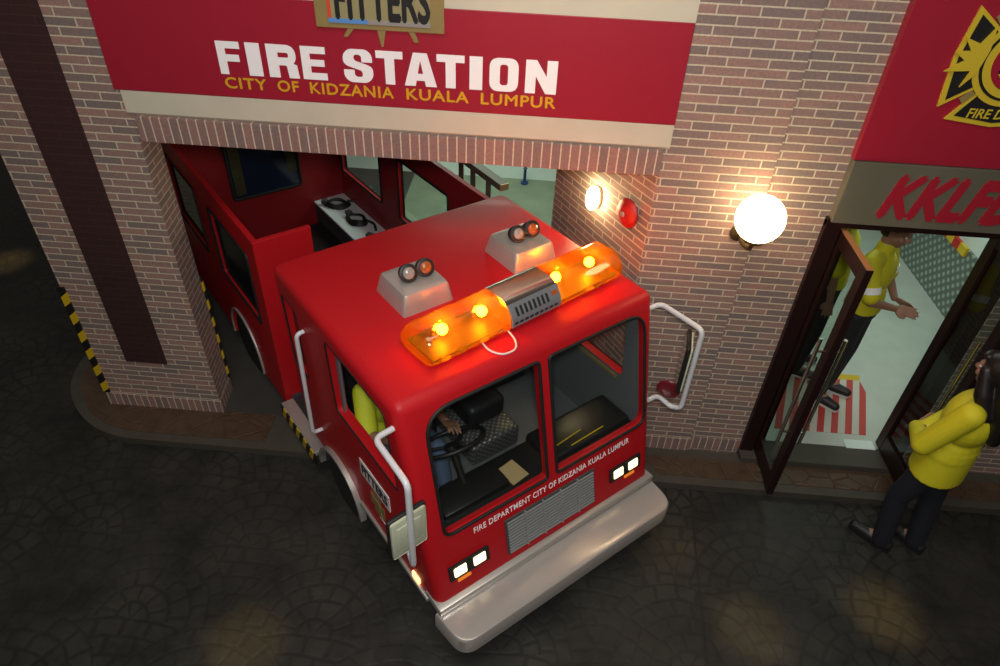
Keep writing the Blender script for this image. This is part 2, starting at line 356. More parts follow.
def text(name, body, m, parent, org, ex, ey, height=None, width=None, thick=0.004, off=0.0, shear=0.0, spacing=1.0, bold=0.0):
    cu = bpy.data.curves.new(name, 'FONT'); cu.body = body; cu.size = 1.0; cu.extrude = 0.0; cu.offset = off; cu.shear = shear; cu.space_character = spacing; cu.resolution_u = 3
    t = bpy.data.objects.new('tmp', cu); C.objects.link(t); me = evaluated(t); bpy.data.objects.remove(t); bpy.data.curves.remove(cu)
    xs = [v.co.x for v in me.vertices]; ys = [v.co.y for v in me.vertices]; x0, x1, y0, y1 = min(xs), max(xs), min(ys), max(ys)
    ex = Vector(ex).normalized(); ey = Vector(ey).normalized(); n = ex.cross(ey)
    sy = height / (y1 - y0) if height else width / (x1 - x0); sx = width / (x1 - x0) if width else sy
    bm = NB(); bm.from_mesh(me); bpy.data.meshes.remove(me); bmesh.ops.remove_doubles(bm, verts=bm.verts, dist=1e-4)
    for f in bm.faces: f.smooth = False
    if bold:   # heavier weight: the outline repeated slightly to each side
        base = list(bm.faces)
        for k, (dx, dy) in enumerate(((bold, 0), (bold / 2, bold / 2), (bold / 2, -bold / 2), (bold / 2, 0))):
            d_ = bmesh.ops.duplicate(bm, geom=base)
            for v in d_['geom']:
                if isinstance(v, bmesh.types.BMVert): v.co.x += dx * 0.8; v.co.y += dy * 0.8; v.co.z = 0.0002 * (k + 1)
        x1 += bold * 0.8
    r = bmesh.ops.extrude_face_region(bm, geom=list(bm.faces)); up = {v for v in r['geom'] if isinstance(v, bmesh.types.BMVert)}
    for v in bm.verts:
        co = v.co.copy(); v.co = Vector(org) + ex * ((co.x - x0) * sx) + ey * ((co.y - y0) * sy) + n * ((thick if v in up else 0.0) + co.z)
    return finish(name, bm, m, parent)
def rrect(x0, x1, z0, z1, r, seg=6):  # r = [bl, br, tr, tl]
    return [(p.x, p.y) for p in fillet([(x0, z0, 0), (x1, z0, 0), (x1, z1, 0), (x0, z1, 0)], r, seg, True)]
def stripes(bm, p0, axis, side, depth, L, n, slant):
    """slanted black / yellow bands along a strip: material 0 yellow, 1 black"""
    p0 = Vector(p0); axis = Vector(axis); side = Vector(side); depth = Vector(depth); st = L / n
    for k in range(-1, n + 1):
        a0 = max(0, k * st); a1 = min(L, (k + 1) * st)
        s0 = min(max(k * st, 0), L); s1 = min(max((k + 1) * st, 0), L); t0 = min(max(k * st + slant, 0), L); t1 = min(max((k + 1) * st + slant, 0), L)
        if s1 - s0 < 1e-4 and t1 - t0 < 1e-4: continue
        q = [p0 + axis * s0, p0 + axis * s1, p0 + axis * t1 + side, p0 + axis * t0 + side]
        if s1 - s0 < 1e-4: q = [q[0], q[2], q[3]]
        elif t1 - t0 < 1e-4: q = [q[0], q[1], q[2]]
        prism(bm, q, depth, k % 2)

# ------------------------------------------------------------------ setting: ground, pavements, walls
bm = NB(); box(bm, -14, 12, -10, 14, -0.1, 0.0)
tag(finish('floor', bm, 'stamped_street'), 'dark stamped concrete street floor with fan pattern', 'floor', kind='structure')
bm = NB(); prism(bm, [(1.352, -0.345, 0.001), (1.336, -0.345, 0.001), (1.150, -3.2, 0.001), (1.166, -3.2, 0.001)], (0, 0, 0.0015))
tag(finish('expansion_joint', bm, 'black'), 'thin black joint line running across the street floor', 'floor joint', kind='structure')
SW = 0.06
# left pavement round the brick pillar
kl = fillet([(-1.55, -0.35, 0), (-3.30, -0.35, 0), (-3.84, 0.2, 0), (-3.84, 0.9, 0)], [0, 0.45, 0.45, 0], 8)
bm = NB(); prism(bm, [(p.x, p.y, 0) for p in kl] + [(-3.2, 0.9, 0), (-3.2, 0.0, 0), (-1.55, 0.0, 0)], (0, 0, SW))
tag(finish('kerb_left', bm, 'kerb'), 'grey kerb curving round the brick pillar', 'kerb', kind='structure')
kt = fillet([(-1.95, -0.275, 0), (-3.27, -0.275, 0), (-3.755, 0.21, 0), (-3.755, 0.9, 0)], [0, 0.4, 0.4, 0], 8)
bm = NB(); prism(bm, [(p.x, p.y, SW) for p in kt] + [(-3.2, 0.9, SW), (-3.2, 0.01, SW), (-1.95, 0.01, SW)], (0, 0, 0.004))
tag(finish('pavement_left', bm, 'stamped_tan'), 'brown stamped pavement at the foot of the left brick pillar', 'pavement', kind='structure')
bm = NB(); prism(bm, [(0.95, -0.35, 0), (5.5, -0.35, 0), (5.5, 0.0, 0), (0.72, 0.0, 0), (0.72, -0.1, 0)], (0, 0, SW))
tag(finish('kerb_right', bm, 'kerb'), 'grey kerb running below the right brick wall', 'kerb', kind='structure')
bm = NB(); prism(bm, [(1.12, -0.275, SW), (5.5, -0.275, SW), (5.5, -0.09, SW), (0.98, -0.09, SW)], (0, 0, 0.004))
tag(finish('pavement_right', bm, 'stamped_tan'), 'brown stamped pavement band in front of the doorway', 'pavement', kind='structure')
bm = NB(); box(bm, 1.755, 2.96, -0.085, 0.12, 0.0, 0.115, bev=0.006); tag(finish('door_step', bm, 'kerb'), 'grey step under the glazed double door', 'step', kind='structure')
bm = NB(); prism(bm, [(-2.42, 0.0, 0), (0.72, 0, 0), (0.15, 0.95, 0), (0.15, 1.35, 0), (-1.6, 1.35, 0), (-1.6, 4.58, 0), (-4.15, 4.58, 0), (-4.15, 2.3, 0), (-2.95, 0.33, 0)], (0, 0, 0.062)); prism(bm, [(-1.55, -0.35, 0), (0.95, -0.35, 0), (0.72, 0.0, 0), (-1.55, 0, 0)], (0, 0, 0.062))  # garage part left of the truck is painted dark for its shade
tag(finish('garage_apron', bm, 'apron'), 'dark grey concrete apron under the parked truck, shade painted in on the garage side', 'floor', kind='structure')
bm = NB(); box(bm, -1.6, 0.3, 1.35, 4.58, 0.0, 0.062); tag(finish('garage_floor', bm, 'lit_floor'), 'garage floor behind the truck with its light painted in as pale green', 'floor', kind='structure')  # lit part of the same floor, light put into the colour
# pillar wall left
bm = NB(); prism(bm, [(-3.31, 0, 0), (-2.385, 0, 0), (-2.42, 0.27, 0), (-2.95, 0.33, 0), (-4.15, 2.3, 0), (-4.15, 5.2, 0), (-4.5, 5.2, 0), (-4.5, 2.4, 0), (-3.31, 0.45, 0)], (0, 0, 4.6))
tag(finish('wall_left', bm, 'brick'), 'brick pillar wall left of the garage opening', 'wall', kind='structure')
bm = NB(); prism(bm, [(-3.318, -0.008, SW), (-2.378, -0.008, SW), (-2.413, 0.275, SW), (-2.50, 0.275, SW), (-2.50, 0.1, SW), (-3.318, 0.1, SW)], (0, 0, 0.125))
tag(finish('baseboard_left', bm, 'brick_upright'), 'course of upright bricks at the foot of the left pillar', 'brick course', kind='structure')
bm = NB(); box(bm, -3.03, -2.712, -0.012, 0.02, 0.556, 4.6); tag(finish('trim_1', bm, 'brown_painted_brick'), 'dark brown painted vertical strip on the brick pillar', 'painted strip', kind='structure')
# lintel wall above the opening
bm = NB(); box(bm, -2.384, 0.714, 0.0, 0.27, 2.375, 4.6); tag(finish('wall_above', bm, 'brick'), 'wall above the garage opening behind the sign', 'wall', kind='structure')
bm = NB(); box(bm, -2.36, 0.715, -0.02, 0.22, 2.37, 2.525, bev=0.004); tag(finish('trim_2', bm, 'brick_upright'), 'course of upright bricks above the garage opening', 'brick course', kind='structure')
bm = NB(); prism(bm, [(-2.40, 0.01, 2.52), (-2.40, -0.014, 2.545), (-2.40, -0.014, 2.674), (-2.40, 0.01, 2.674)], (3.145, 0, 0)); tag(finish('trim_3', bm, 'cream'), 'cream plaster band between sign and brick course', 'plaster band', kind='structure')
bm = NB(); box(bm, -2.43, 0.748, -0.014, 0.01, 3.208, 3.8); tag(finish('trim_4', bm, 'cream'), 'cream plaster panel above the red sign', 'plaster panel', kind='structure')
# right wall: splayed reveal, front, recessed strip beside the door
bm = NB(); prism(bm, [(0.715, 0, 0), (1.36, 0, 0), (1.36, 0.03, 0), (1.80, 0.03, 0), (1.80, 5.2, 0), (0.30, 5.2, 0), (0.15, 0.95, 0)], (0, 0, 4.6))
tag(finish('wall_right', bm, 'brick'), 'brick wall with splayed reveal right of the garage opening', 'wall', kind='structure')
bm = NB(); prism(bm, [(0.71, -0.008, SW), (1.364, -0.008, SW), (1.364, 0.022, SW), (1.757, 0.022, SW), (1.757, 0.06, SW), (0.75, 0.06, SW), (0.19, 0.98, SW), (0.143, 0.95, SW)], (0, 0, 0.125))
tag(finish('baseboard_right', bm, 'brick_upright'), 'course of upright bricks at the foot of the right wall', 'brick course', kind='structure')
bm = NB(); box(bm, 2.96, 5.5, 0.03, 0.25, 0, 4.6); tag(finish('wall_front', bm, 'brick'), 'brick wall right of the glazed double door', 'wall', kind='structure')
bm = NB(); box(bm, 1.80, 2.96, 0.05, 0.25, 2.2, 4.6); tag(finish('wall_doorhead', bm, 'dark_wall'), 'wall over the doorway behind the emblem panel', 'wall', kind='structure')
bm = NB(); box(bm, -4.3, 0.3, 4.58, 4.78, 0, 2.6); tag(finish('wall_back', bm, 'pale_wall'), 'pale green back wall of the garage', 'wall', kind='structure')
bm = NB(); box(bm, -4.3, 0.30, 0.27, 5.2, 2.56, 2.62); tag(finish('ceiling', bm, 'dark_wall'), 'garage ceiling', 'ceiling', kind='structure')
bm = NB(); box(bm, 1.80, 4.4, 0.12, 4.6, -0.05, 0.115); tag(finish('floor_training_room', bm, 'room_floor'), 'pale grey floor inside the glazed door', 'floor', kind='structure')
bm = NB(); box(bm, 4.22, 4.4, 0.25, 4.6, 0.1, 2.9); tag(finish('wall_training_room', bm, 'pale_wall'), 'right wall of the room inside the door', 'wall', kind='structure')
bm = NB(); box(bm, 1.80, 4.4, 4.4, 4.6, 0.1, 2.9); tag(finish('wall_training_back', bm, 'pale_wall'), 'back wall of the room inside the door', 'wall', kind='structure')
bm = NB(); box(bm, 1.80, 4.4, 0.25, 4.6, 2.85, 2.92); tag(finish('ceiling_training_room', bm, 'pale_wall'), 'ceiling of the room inside the door', 'ceiling', kind='structure')
bm = NB(); box(bm, 4.19, 4.218, 0.26, 4.38, 0.116, 0.80); tag(finish('trim_5', bm, 'diamond_plate'), 'metal tread plate cladding along the inner room wall', 'wall cladding', kind='structure')

# hazard strips on the pillar corners
bm = NB(); stripes(bm, (-3.3255, -0.014, 0.20), (0, 0, 1), (0.05, 0, 0), (0, 0.014, 0), 1.02, 12, 0.04)
tag(finish('corner_guard', bm, ['yellow', 'hazard_black']), 'black and yellow striped strip on the outer left corner of the pillar', 'corner guard')
bm = NB(); stripes(bm, (-2.440, 0.272, 0.20), (0, 0, 1), (0.032, 0, 0), (0, 0.014, 0), 1.0, 12, 0.04)
tag(finish('corner_guard', bm, ['yellow', 'hazard_black']), 'black and yellow striped strip on the inner garage edge of the pillar', 'corner guard')

# ------------------------------------------------------------------ signs
sg = empty('fire_station_sign', (-0.84, -0.016, 2.675), 0, 'long red fire station sign board over the garage opening', 'sign')
def P(o): o.parent = sg; o.matrix_parent_inverse = Matrix.Translation(sg.location).inverted(); return o
P(bxo('board', 'sign_red', (-2.435, 0.748, -0.016, 0.0, 2.675, 3.208), bev=0.004))
ex, ey = (1, 0, 0), (0, 0, 1)
def stroke(pts, w):  # flat thick stroke outline along a smooth path
    pts = [Vector((p[0], p[1], 0)) for p in pts]; L_, R_ = [], []
    for i, p in enumerate(pts):
        d = (pts[min(i + 1, len(pts) - 1)] - pts[max(i - 1, 0)]).normalized(); n = Vector((-d.y, d.x, 0)); L_.append(p + n * w / 2); R_.append(p - n * w / 2)
    return L_, R_
def block_letter(ch, x0, w, z0, h, y):
    bm = NB(); t = 0.36 * w if ch not in 'I' else w; b = 0.20 * h
    def poly(q, k=0): prism(bm, [(x0 + a * w, y - 0.0003 * k, z0 + c * h) for a, c in q], (0, -0.003, 0))
    def ribbon(path, wd, k=0):
        path = [(a * w, c * h) for a, c in path]; path = [(p.x, p.y) for p in fillet([(a, c, 0) for a, c in path], 0.22 * h, 8)]
        A, B = stroke(path, wd); yy = y - 0.0003 * k
        loft(bm, [[(x0 + a.x, yy, z0 + a.y), (x0 + c.x, yy, z0 + c.y), (x0 + c.x, yy - 0.003, z0 + c.y), (x0 + a.x, yy - 0.003, z0 + a.y)] for a, c in zip(A, B)])
    s = t / w
    if ch == 'I': poly([(0, 0), (1, 0), (1, 1), (0, 1)])
    elif ch == 'F': poly([(0, 0), (s, 0), (s, 0.40), (0.92, 0.40), (0.92, 0.61), (s, 0.61), (s, 0.79), (1, 0.79), (1, 1), (0, 1)])
    elif ch == 'E': poly([(0, 0), (1, 0), (1, 0.21), (s, 0.21), (s, 0.41), (0.93, 0.41), (0.93, 0.61), (s, 0.61), (s, 0.79), (1, 0.79), (1, 1), (0, 1)])
    elif ch == 'T': poly([(0.5 - s / 2, 0), (0.5 + s / 2, 0), (0.5 + s / 2, 0.78), (1, 0.78), (1, 1), (0, 1), (0, 0.78), (0.5 - s / 2, 0.78)])
    elif ch == 'N': poly([(0, 0), (0.33, 0), (0.33, 0.52), (0.66, 0), (1, 0), (1, 1), (0.67, 1), (0.67, 0.52), (0.34, 1), (0, 1)])
    elif ch == 'A': poly([(0, 0), (0.34, 0), (0.385, 0.18), (0.615, 0.18), (0.66, 0), (1, 0), (0.71, 1), (0.29, 1)][:2] + [(0.5, 0.78), (0.5, 1), (0.29, 1)]); poly([(0.66, 0), (1, 0), (0.71, 1), (0.5, 1), (0.5, 0.78)], 1); poly([(0.36, 0.17), (0.64, 0.17), (0.60, 0.38), (0.40, 0.38)], 2)
    elif ch == 'O':
        o = [(p.x, p.y) for p in fillet([(0, 0, 0), (w, 0, 0), (w, h, 0), (0, h, 0)], 0.3 * h, 8, True)]; i_ = [(p.x, p.y) for p in fillet([(t, 0.19 * h, 0), (w - t, 0.19 * h, 0), (w - t, 0.81 * h, 0), (t, 0.81 * h, 0)], 0.1 * h, 8, True)]
        rr = [[(x0 + a, y, z0 + c) for a, c in o], [(x0 + a, y - 0.003, z0 + c) for a, c in o], [(x0 + a, y - 0.003, z0 + c) for a, c in i_], [(x0 + a, y, z0 + c) for a, c in i_]]
        loft(bm, rr + [rr[0]], True, False)
    elif ch == 'R':
        poly([(0, 0), (s, 0), (s, 1), (0, 1)]); ribbon([(s * 0.5, 0.88), (0.83, 0.88), (0.83, 0.50), (s * 0.5, 0.50)], 0.235 * h, 1); poly([(0.62, 0.52), (0.96, 0.40), (1.0, 0.0), (0.66, 0.0), (0.62, 0.36), (0.50, 0.42)], 2)
    elif ch == 'S':
        q = [(0.97, 0.62), (0.97, 0.84), (0.80, 1.0), (0.20, 1.0), (0.02, 0.82), (0.02, 0.60), (0.12, 0.50), (0.58, 0.37), (0.63, 0.32), (0.63, 0.20), (0.56, 0.17), (0.44, 0.17), (0.37, 0.22), (0.37, 0.38), (0.02, 0.38), (0.02, 0.16), (0.20, 0), (0.80, 0), (0.98, 0.18), (0.98, 0.42), (0.88, 0.52), (0.42, 0.65), (0.37, 0.70), (0.37, 0.80), (0.44, 0.84), (0.56, 0.84), (0.62, 0.79), (0.62, 0.62)]
        q = fillet([(a * w, c * h, 0) for a, c in q], [0.002, 0.02, 0.03, 0.03, 0.03, 0.03, 0.02, 0.01, 0.01, 0.008, 0.008, 0.008, 0.008, 0.002, 0.002, 0.02, 0.03, 0.03, 0.03, 0.03, 0.02, 0.01, 0.01, 0.008, 0.008, 0.008, 0.008, 0.002], 4, True); prism(bm, [(x0 + p.x, y, z0 + p.y) for p in q], (0, -0.003, 0))
    return finish('letter', bm, 'white_letter')
def pxx(px, z): return -1.785 + (px - 214) / (560 - 214) * 1.868
for ch, a, b_ in (('F', 215, 239), ('I', 245, 259.5), ('R', 266, 297), ('E', 301, 326), ('S', 343, 374), ('T', 377, 404), ('A', 405, 438), ('T', 438, 466), ('I', 471, 484), ('O', 491, 520), ('N', 527, 558.5)):
    P(block_letter(ch, pxx(a, 0), pxx(b_, 0) - pxx(a, 0), 2.804, 0.176, -0.0162))
for wd_, a, b_ in (('CITY', -1.77, -1.537), ('OF', -1.472, -1.355), ('KIDZANIA', -1.288, -0.822), ('KUALA', -0.748, -0.405), ('LUMPUR', -0.334, 0.075)):
    P(text('gold_word', wd_, 'gold_letter', None, (a, -0.0162, 2.727), ex, ey, 0.060, b_ - a, 0.002, 0.0, 0, 1.1, bold=0.05))
fs = empty('fitters_sign', (-0.86, -0.03, 3.085), 0, 'small olive gold plaque reading FITTERS above the red sign board', 'sign')
def PF(o): o.parent = fs; o.matrix_parent_inverse = Matrix.Translation(fs.location).inverted(); return o
bm = NB(); box(bm, -1.205, -0.53, -0.030, -0.0165, 3.085, 3.40, bev=0.003)
for cx, tx, wd, tz in ((-1.02, -1.055, 0.032, 3.042), (-0.862, -0.862, 0.048, 3.002), (-0.705, -0.678, 0.032, 3.034)):
    prism(bm, [(cx - wd / 2, -0.026, 3.09), (tx - (0.012 if tx != cx else 0.005), -0.026, tz), (tx + (0.012 if tx != cx else 0.005), -0.026, tz), (cx + wd / 2, -0.026, 3.09)], (0, 0.009, 0))
PF(finish('plaque', bm, 'olive_gold'))
PF(bxo('panel', 'fit_bg', (-1.135, -0.60, -0.034, -0.030, 3.115, 3.37)))
PF(bxo('blue_bar', 'fit_blue', (-1.135, -0.93, -0.037, -0.0335, 3.113, 3.135)))
PF(bxo('grey_bar', 'silver', (-0.93, -0.60, -0.037, -0.0335, 3.113, 3.135)))
PF(bxo('red_bar', 'fit_red', (-1.135, -1.118, -0.037, -0.0335, 3.135, 3.37)))
PF(text('black_lettering', 'FITTERS', 'black', None, (-1.095, -0.0341, 3.137), ex, ey, 0.19, 0.485, 0.003, 0.0, bold=0.09))

es = empty('emblem_sign', (2.37, -0.02, 2.55), 0, 'dark red panel with a black and yellow fire department cross over the doorway', 'sign')
def PE(o): o.parent = es; o.matrix_parent_inverse = Matrix.Translation(es.location).inverted(); return o
PE(bxo('board', 'sign_red', (1.768, 3.6, -0.02, 0.05, 2.545, 4.4), bev=0.003))
cx, cz, KE = 2.392, 3.118, 1.05
def arm(bm, ang, r0, r1, h0, h1, y, th, bulge, mi):
    r0, r1, h0, h1, bulge = [q * KE for q in (r0, r1, h0, h1, bulge)]; pts = [(r0, -h0), (r1 * 0.98, -h1), (r1 + bulge, 0), (r1 * 0.98, h1), (r0, h0)]
    ca, sa = math.cos(ang), math.sin(ang)
    prism(bm, [(cx + x * ca - z * sa, y, cz + x * sa + z * ca) for x, z in pts], (0, th, 0), mi)
bm = NB()
for k in range(4): arm(bm, k * pi / 2, 0.10, 0.30, 0.10, 0.235, -0.030, 0.012, 0.02, 0)
PE(finish('cross_outline', bm, 'emblem_yellow'))
bm = NB()
for k in range(4): arm(bm, k * pi / 2, 0.12, 0.278, 0.095, 0.198, -0.034, 0.008, 0.02, 0)
PE(finish('cross_fill', bm, 'black'))
bm = NB()
for r, y, mi in ((0.198, -0.037, 0), (0.172, -0.041, 1), (0.160, -0.044, 0), (0.126, -0.047, 2)):
    cyl(bm, (cx, y, cz), (cx, y + 0.01, cz), r * KE * 1.08, n=48, mi=mi)
PE(finish('ring', bm, ['emblem_yellow', 'black', 'sign_red']))
bm = NB()
flame = [(-0.19, -0.06), (-0.24, -0.13), (-0.22, -0.05), (-0.345, -0.06), (-0.27, -0.005), (-0.33, 0.035), (-0.26, 0.04), (-0.31, 0.10), (-0.23, 0.075), (-0.19, 0.15), (-0.175, 0.05)]
prism(bm, [(cx + a * KE, -0.046, cz + b * KE) for a, b in flame], (0, 0.01, 0))
PE(finish('flame', bm, 'emblem_yellow'))
bm = NB()   # crossed axe and helmet shapes on the red disc
for s in (1, -1):
    d = Vector((0.7, 0, 0.7 * s)); nrm = Vector((-0.7 * s, 0, 0.7)); c0 = Vector((cx, -0.052, cz))
    prism(bm, [c0 - d * 0.11 - nrm * 0.022, c0 + d * 0.11 - nrm * 0.022, c0 + d * 0.11 + nrm * 0.022, c0 - d * 0.11 + nrm * 0.022], (0, 0.008, 0), 0)
    prism(bm, [c0 - d * 0.105 - nrm * 0.04 , c0 - d * 0.05 - nrm * 0.035, c0 - d * 0.05 + nrm * 0.035, c0 - d * 0.105 + nrm * 0.04], (0, 0.006, 0), 1)
PE(finish('axe_motif', bm, ['emblem_yellow', 'black']))
PE(text('arm_lettering', 'FIRE DEPT', 'emblem_yellow', None, (cx - 0.145, -0.0345, cz - 0.292), ex, ey, 0.05, 0.30, 0.002, 0.012, 0.1))
for sx in (-1, 1):
    for sz in (-1, 1):
        bm = NB(); m4 = Matrix.Translation((cx + sx * 0.185, -0.03, cz + sz * 0.185)) @ Matrix.Rotation(sx * sz * pi / 4, 4, 'Y'); box(bm, -0.014, 0.014, -0.006, 0.006, -0.033, 0.033, M=m4); PE(finish('corner_tab', bm, 'olive_gold'))

st = empty('name_panel', (2.37, -0.03, 2.155), 0, 'brushed metal panel with red slanted letters above the glazed door', 'sign')
def PS(o): o.parent = st; o.matrix_parent_inverse = Matrix.Translation(st.location).inverted(); return o
PS(bxo('panel', 'steel_olive', (1.772, 3.6, -0.035, 0.05, 2.155, 2.542), bev=0.003))
PS(text('red_lettering', 'KKLFD', 'crimson', None, (2.0, -0.036, 2.226), ex, ey, 0.242, 0.78, 0.004, 0.0, 0.30, 1.0, bold=0.13))

# ------------------------------------------------------------------ wall fittings
gl = empty('globe_wall_lamp', (1.29, 0.0, 2.02), 0, 'lit white globe lamp on the brick wall beside the doorway', 'wall lamp')
def rel(o, e): o.parent = e; o.matrix_parent_inverse = (Matrix.Translation(e.location) @ e.rotation_euler.to_matrix().to_4x4()).inverted(); return o
bm = NB(); lathe(bm, [(0.055, 0), (0.055, 0.012), (0.035, 0.025), (0.012, 0.03)], (1.265, -0.0, 2.03), (0, -1, 0)); tube(bm, fillet([(1.265, -0.02, 2.03), (1.275, -0.10, 2.0), (1.293, -0.19, 2.02), (1.295, -0.2, 2.09)], 0.05), 0.013)
rel(finish('bracket', bm, 'lamp_bracket', None, 40), gl)
bm = NB(); lathe(bm, [(0.02, 0), (0.06, 0.015), (0.065, 0.035), (0.05, 0.04)], (1.295, -0.2, 2.075)); rel(finish('gallery', bm, 'lamp_bracket', None, 40), gl)
bm = NB(); ball(bm, (1.295, -0.2, 2.235), 0.14, seg=32); rel(finish('globe_shade', bm, 'globe', None, 180), gl)
# splayed reveal frame: tangent t, outward normal nrm
t_ = Vector((-0.57, 0.95, 0)).normalized(); nrm_ = Vector((-0.95, -0.57, 0)).normalized()
def rv(s, out, z): return Vector((0.715, 0, 0)) + t_ * s + nrm_ * out + Vector((0, 0, z))
bl = empty('bulkhead_lamp', rv(0.545, 0, 1.965), 0, 'lit oval bulkhead lamp on the splayed brick reveal', 'wall lamp')
bm = NB(); ML = Matrix((( *t_.to_tuple(), 0), (*nrm_.to_tuple(), 0), (0, 0, 1, 0), (0, 0, 0, 1))).transposed()
ball(bm, rv(0.545, 0.05, 1.965), 1.0, 0.042, 0.045, 0.085, M=ML, seg=24); rel(finish('lamp_cover', bm, 'wall_lamp', None, 180), bl)
bm = NB(); r0 = [rv(0.545 + 0.042 * math.cos(a), 0, 1.965 + 0.08 * math.sin(a)) for a in [2 * pi * k / 28 for k in range(28)]]; prism(bm, r0, nrm_ * 0.02); rel(finish('back_plate', bm, 'cream'), bl)
be = empty('fire_bell', rv(0.17, 0, 2.04), 0, 'round red fire alarm bell on the splayed brick reveal', 'alarm bell')
bm = NB(); lathe(bm, [(0.03, 0), (0.03, 0.025), (0.092, 0.027), (0.097, 0.038), (0.09, 0.052), (0.06, 0.07), (0.022, 0.076)], rv(0.17, 0, 2.04), nrm_, 32); rel(finish('gong', bm, 'bell_red', None, 40), be)
bm = NB(); lathe(bm, [(0.018, 0.072), (0.018, 0.084), (0.008, 0.088)], rv(0.17, 0, 2.04), nrm_, 16); rel(finish('centre_bolt', bm, 'silver', None, 40), be)

# ------------------------------------------------------------------ double door
bm = NB(); box(bm, 1.757, 1.855, -0.01, 0.20, 0.115, 2.16, 0.004); box(bm, 2.90, 2.985, -0.01, 0.20, 0.115, 2.16, 0.004); box(bm, 1.757, 2.985, -0.012, 0.20, 2.11, 2.165, 0.004)
tag(finish('trim_6', bm, 'door_brown'), 'dark brown frame of the glazed double doorway', 'door frame', kind='structure')
def door(name, x, y, w, rz, label):
    d = empty(name, (x, y, 0.13), rz, label, 'door'); d['kind'] = 'structure'
    h = 1.96; s = 0.085; th = 0.045
    bm = NB(); box(bm, -th / 2, th / 2, -s, 0, 0, h, 0.004); box(bm, -th / 2, th / 2, -w, -w + s, 0, h, 0.004); box(bm, -th / 2 + .001, th / 2 - .001, -w + s, -s, 0, 0.16, 0.004); box(bm, -th / 2 + .001, th / 2 - .001, -w + s, -s, h - 0.10, h - 0.002, 0.004)
    finish('frame', bm, 'door_brown', d)
    bxo('glass_pane', 'door_glass', (-0.004, 0.004, -w + s - 0.006, -s + 0.006, 0.155, h - 0.095), d)
    bxo('top_edge', 'door_edge_wood', (-th / 2 + 0.004, th / 2 - 0.004, -w + 0.002, -0.002, h - 0.001, h + 0.002), d)
    for sx in (-1, 1):
        hx = sx * 0.075; yy = -w + 0.06
        bm = NB(); tube(bm, [(hx, yy, 0.50), (hx, yy, 1.42)], 0.012, 12)
        for zz in (0.60, 1.32): tube(bm, [(sx * th / 2 * 0.98, yy, zz), (hx, yy, zz)], 0.008, 8)
        finish('pull_handle', bm, 'chrome', d, 40)
    return d
door('door_1', 1.885, 0.06, 0.50, 0.0, 'left glazed door leaf swung open towards the street')
door('door_2', 2.885, 0.18, 0.52, 0.0, 'right glazed door leaf swung open beside the worker in the yellow jacket')

# inside the training room
bm = NB()
def mx_(x, y, z): return (x + (y - 0.27) * 0.34, y, z)
for k in range(13):
    xa = 2.092 + k * 0.0565; xb = xa + 0.0565; ye = 0.93 if k < 12 else 0.78
    prism(bm, [mx_(xa, 0.26, 0.115), mx_(xb, 0.26, 0.115), mx_(xb, ye, 0.115), mx_(xa, 0.93, 0.115)], (0, 0, 0.005), k % 2)
prism(bm, [mx_(2.40, 0.93, 0.115), mx_(2.77, 0.93, 0.115), mx_(2.77, 1.0, 0.115), mx_(2.40, 1.0, 0.115)], (0, 0, 0.006), 2)
tag(finish('striped_mat', bm, ['mat_red', 'mat_white', 'yellow']), 'red and white striped floor mat just inside the doorway', 'floor mat')
bm = NB(); box(bm, 2.615, 2.845, 0.10, 0.195, 0.116, 0.124, 0.003); tag(finish('threshold_plate', bm, 'plate_teal'), 'shiny pale metal plate on the sill of the doorway', 'plate')
bm = NB()
for k in range(4): 
    y0 = 2.64 - k * 0.12; prism(bm, [(4.186, y0, 0.735), (4.186, y0 - 0.12, 0.735), (4.186, y0 - 0.12, 0.825), (4.186, y0, 0.825)], (-0.03, 0, 0), k % 2)
tag(finish('chevron_board', bm, ['chev_red', 'chev_yellow']), 'red and yellow blocks strip on the tread plate wall of the inner room', 'marker strip')

# garage background
rt = empty('handrail', (-0.5, 2.7, 0.062), 0, 'dark metal handrail with wooden end on the green garage floor', 'railing')
bm = NB(); a = Vector((-0.84, 3.15, 1.0)); b_ = Vector((-0.31, 2.46, 1.0)); d = (b_ - a).normalized(); n2 = Vector((-d.y, d.x, 0)) * 0.048
prism(bm, [a - n2 - Vector((0, 0, 0.04)), a + n2 - Vector((0, 0, 0.04)), a + n2 + Vector((0, 0, 0.03)), a - n2 + Vector((0, 0, 0.03))], b_ - a); rel(finish('top_rail', bm, 'rail_brown'), rt)
bm = NB(); prism(bm, [b_ - n2 - Vector((0, 0, 0.038)), b_ + n2 - Vector((0, 0, 0.038)), b_ + n2 + Vector((0, 0, 0.028)), b_ - n2 + Vector((0, 0, 0.028))], d * 0.02); rel(finish('wooden_end', bm, 'wood_end'), rt)
for s in (0.05, 0.33, 0.68):
    p = a.lerp(b_, s); rel(bxo('post', 'rail_brown', (p.x - 0.026, p.x + 0.026, p.y - 0.026, p.y + 0.026, 0.062, 0.97)), rt)
bm = NB(); lathe(bm, [(0.05, 0.062), (0.05, 0.08), (0.02, 0.09), (0.018, 0.26), (0.03, 0.27), (0.01, 0.29)], (-0.14, 4.46, 0)); tag(finish('floor_post', bm, 'blue_dark', None, 40), 'short dark blue post standing on the green floor at the back', 'post')

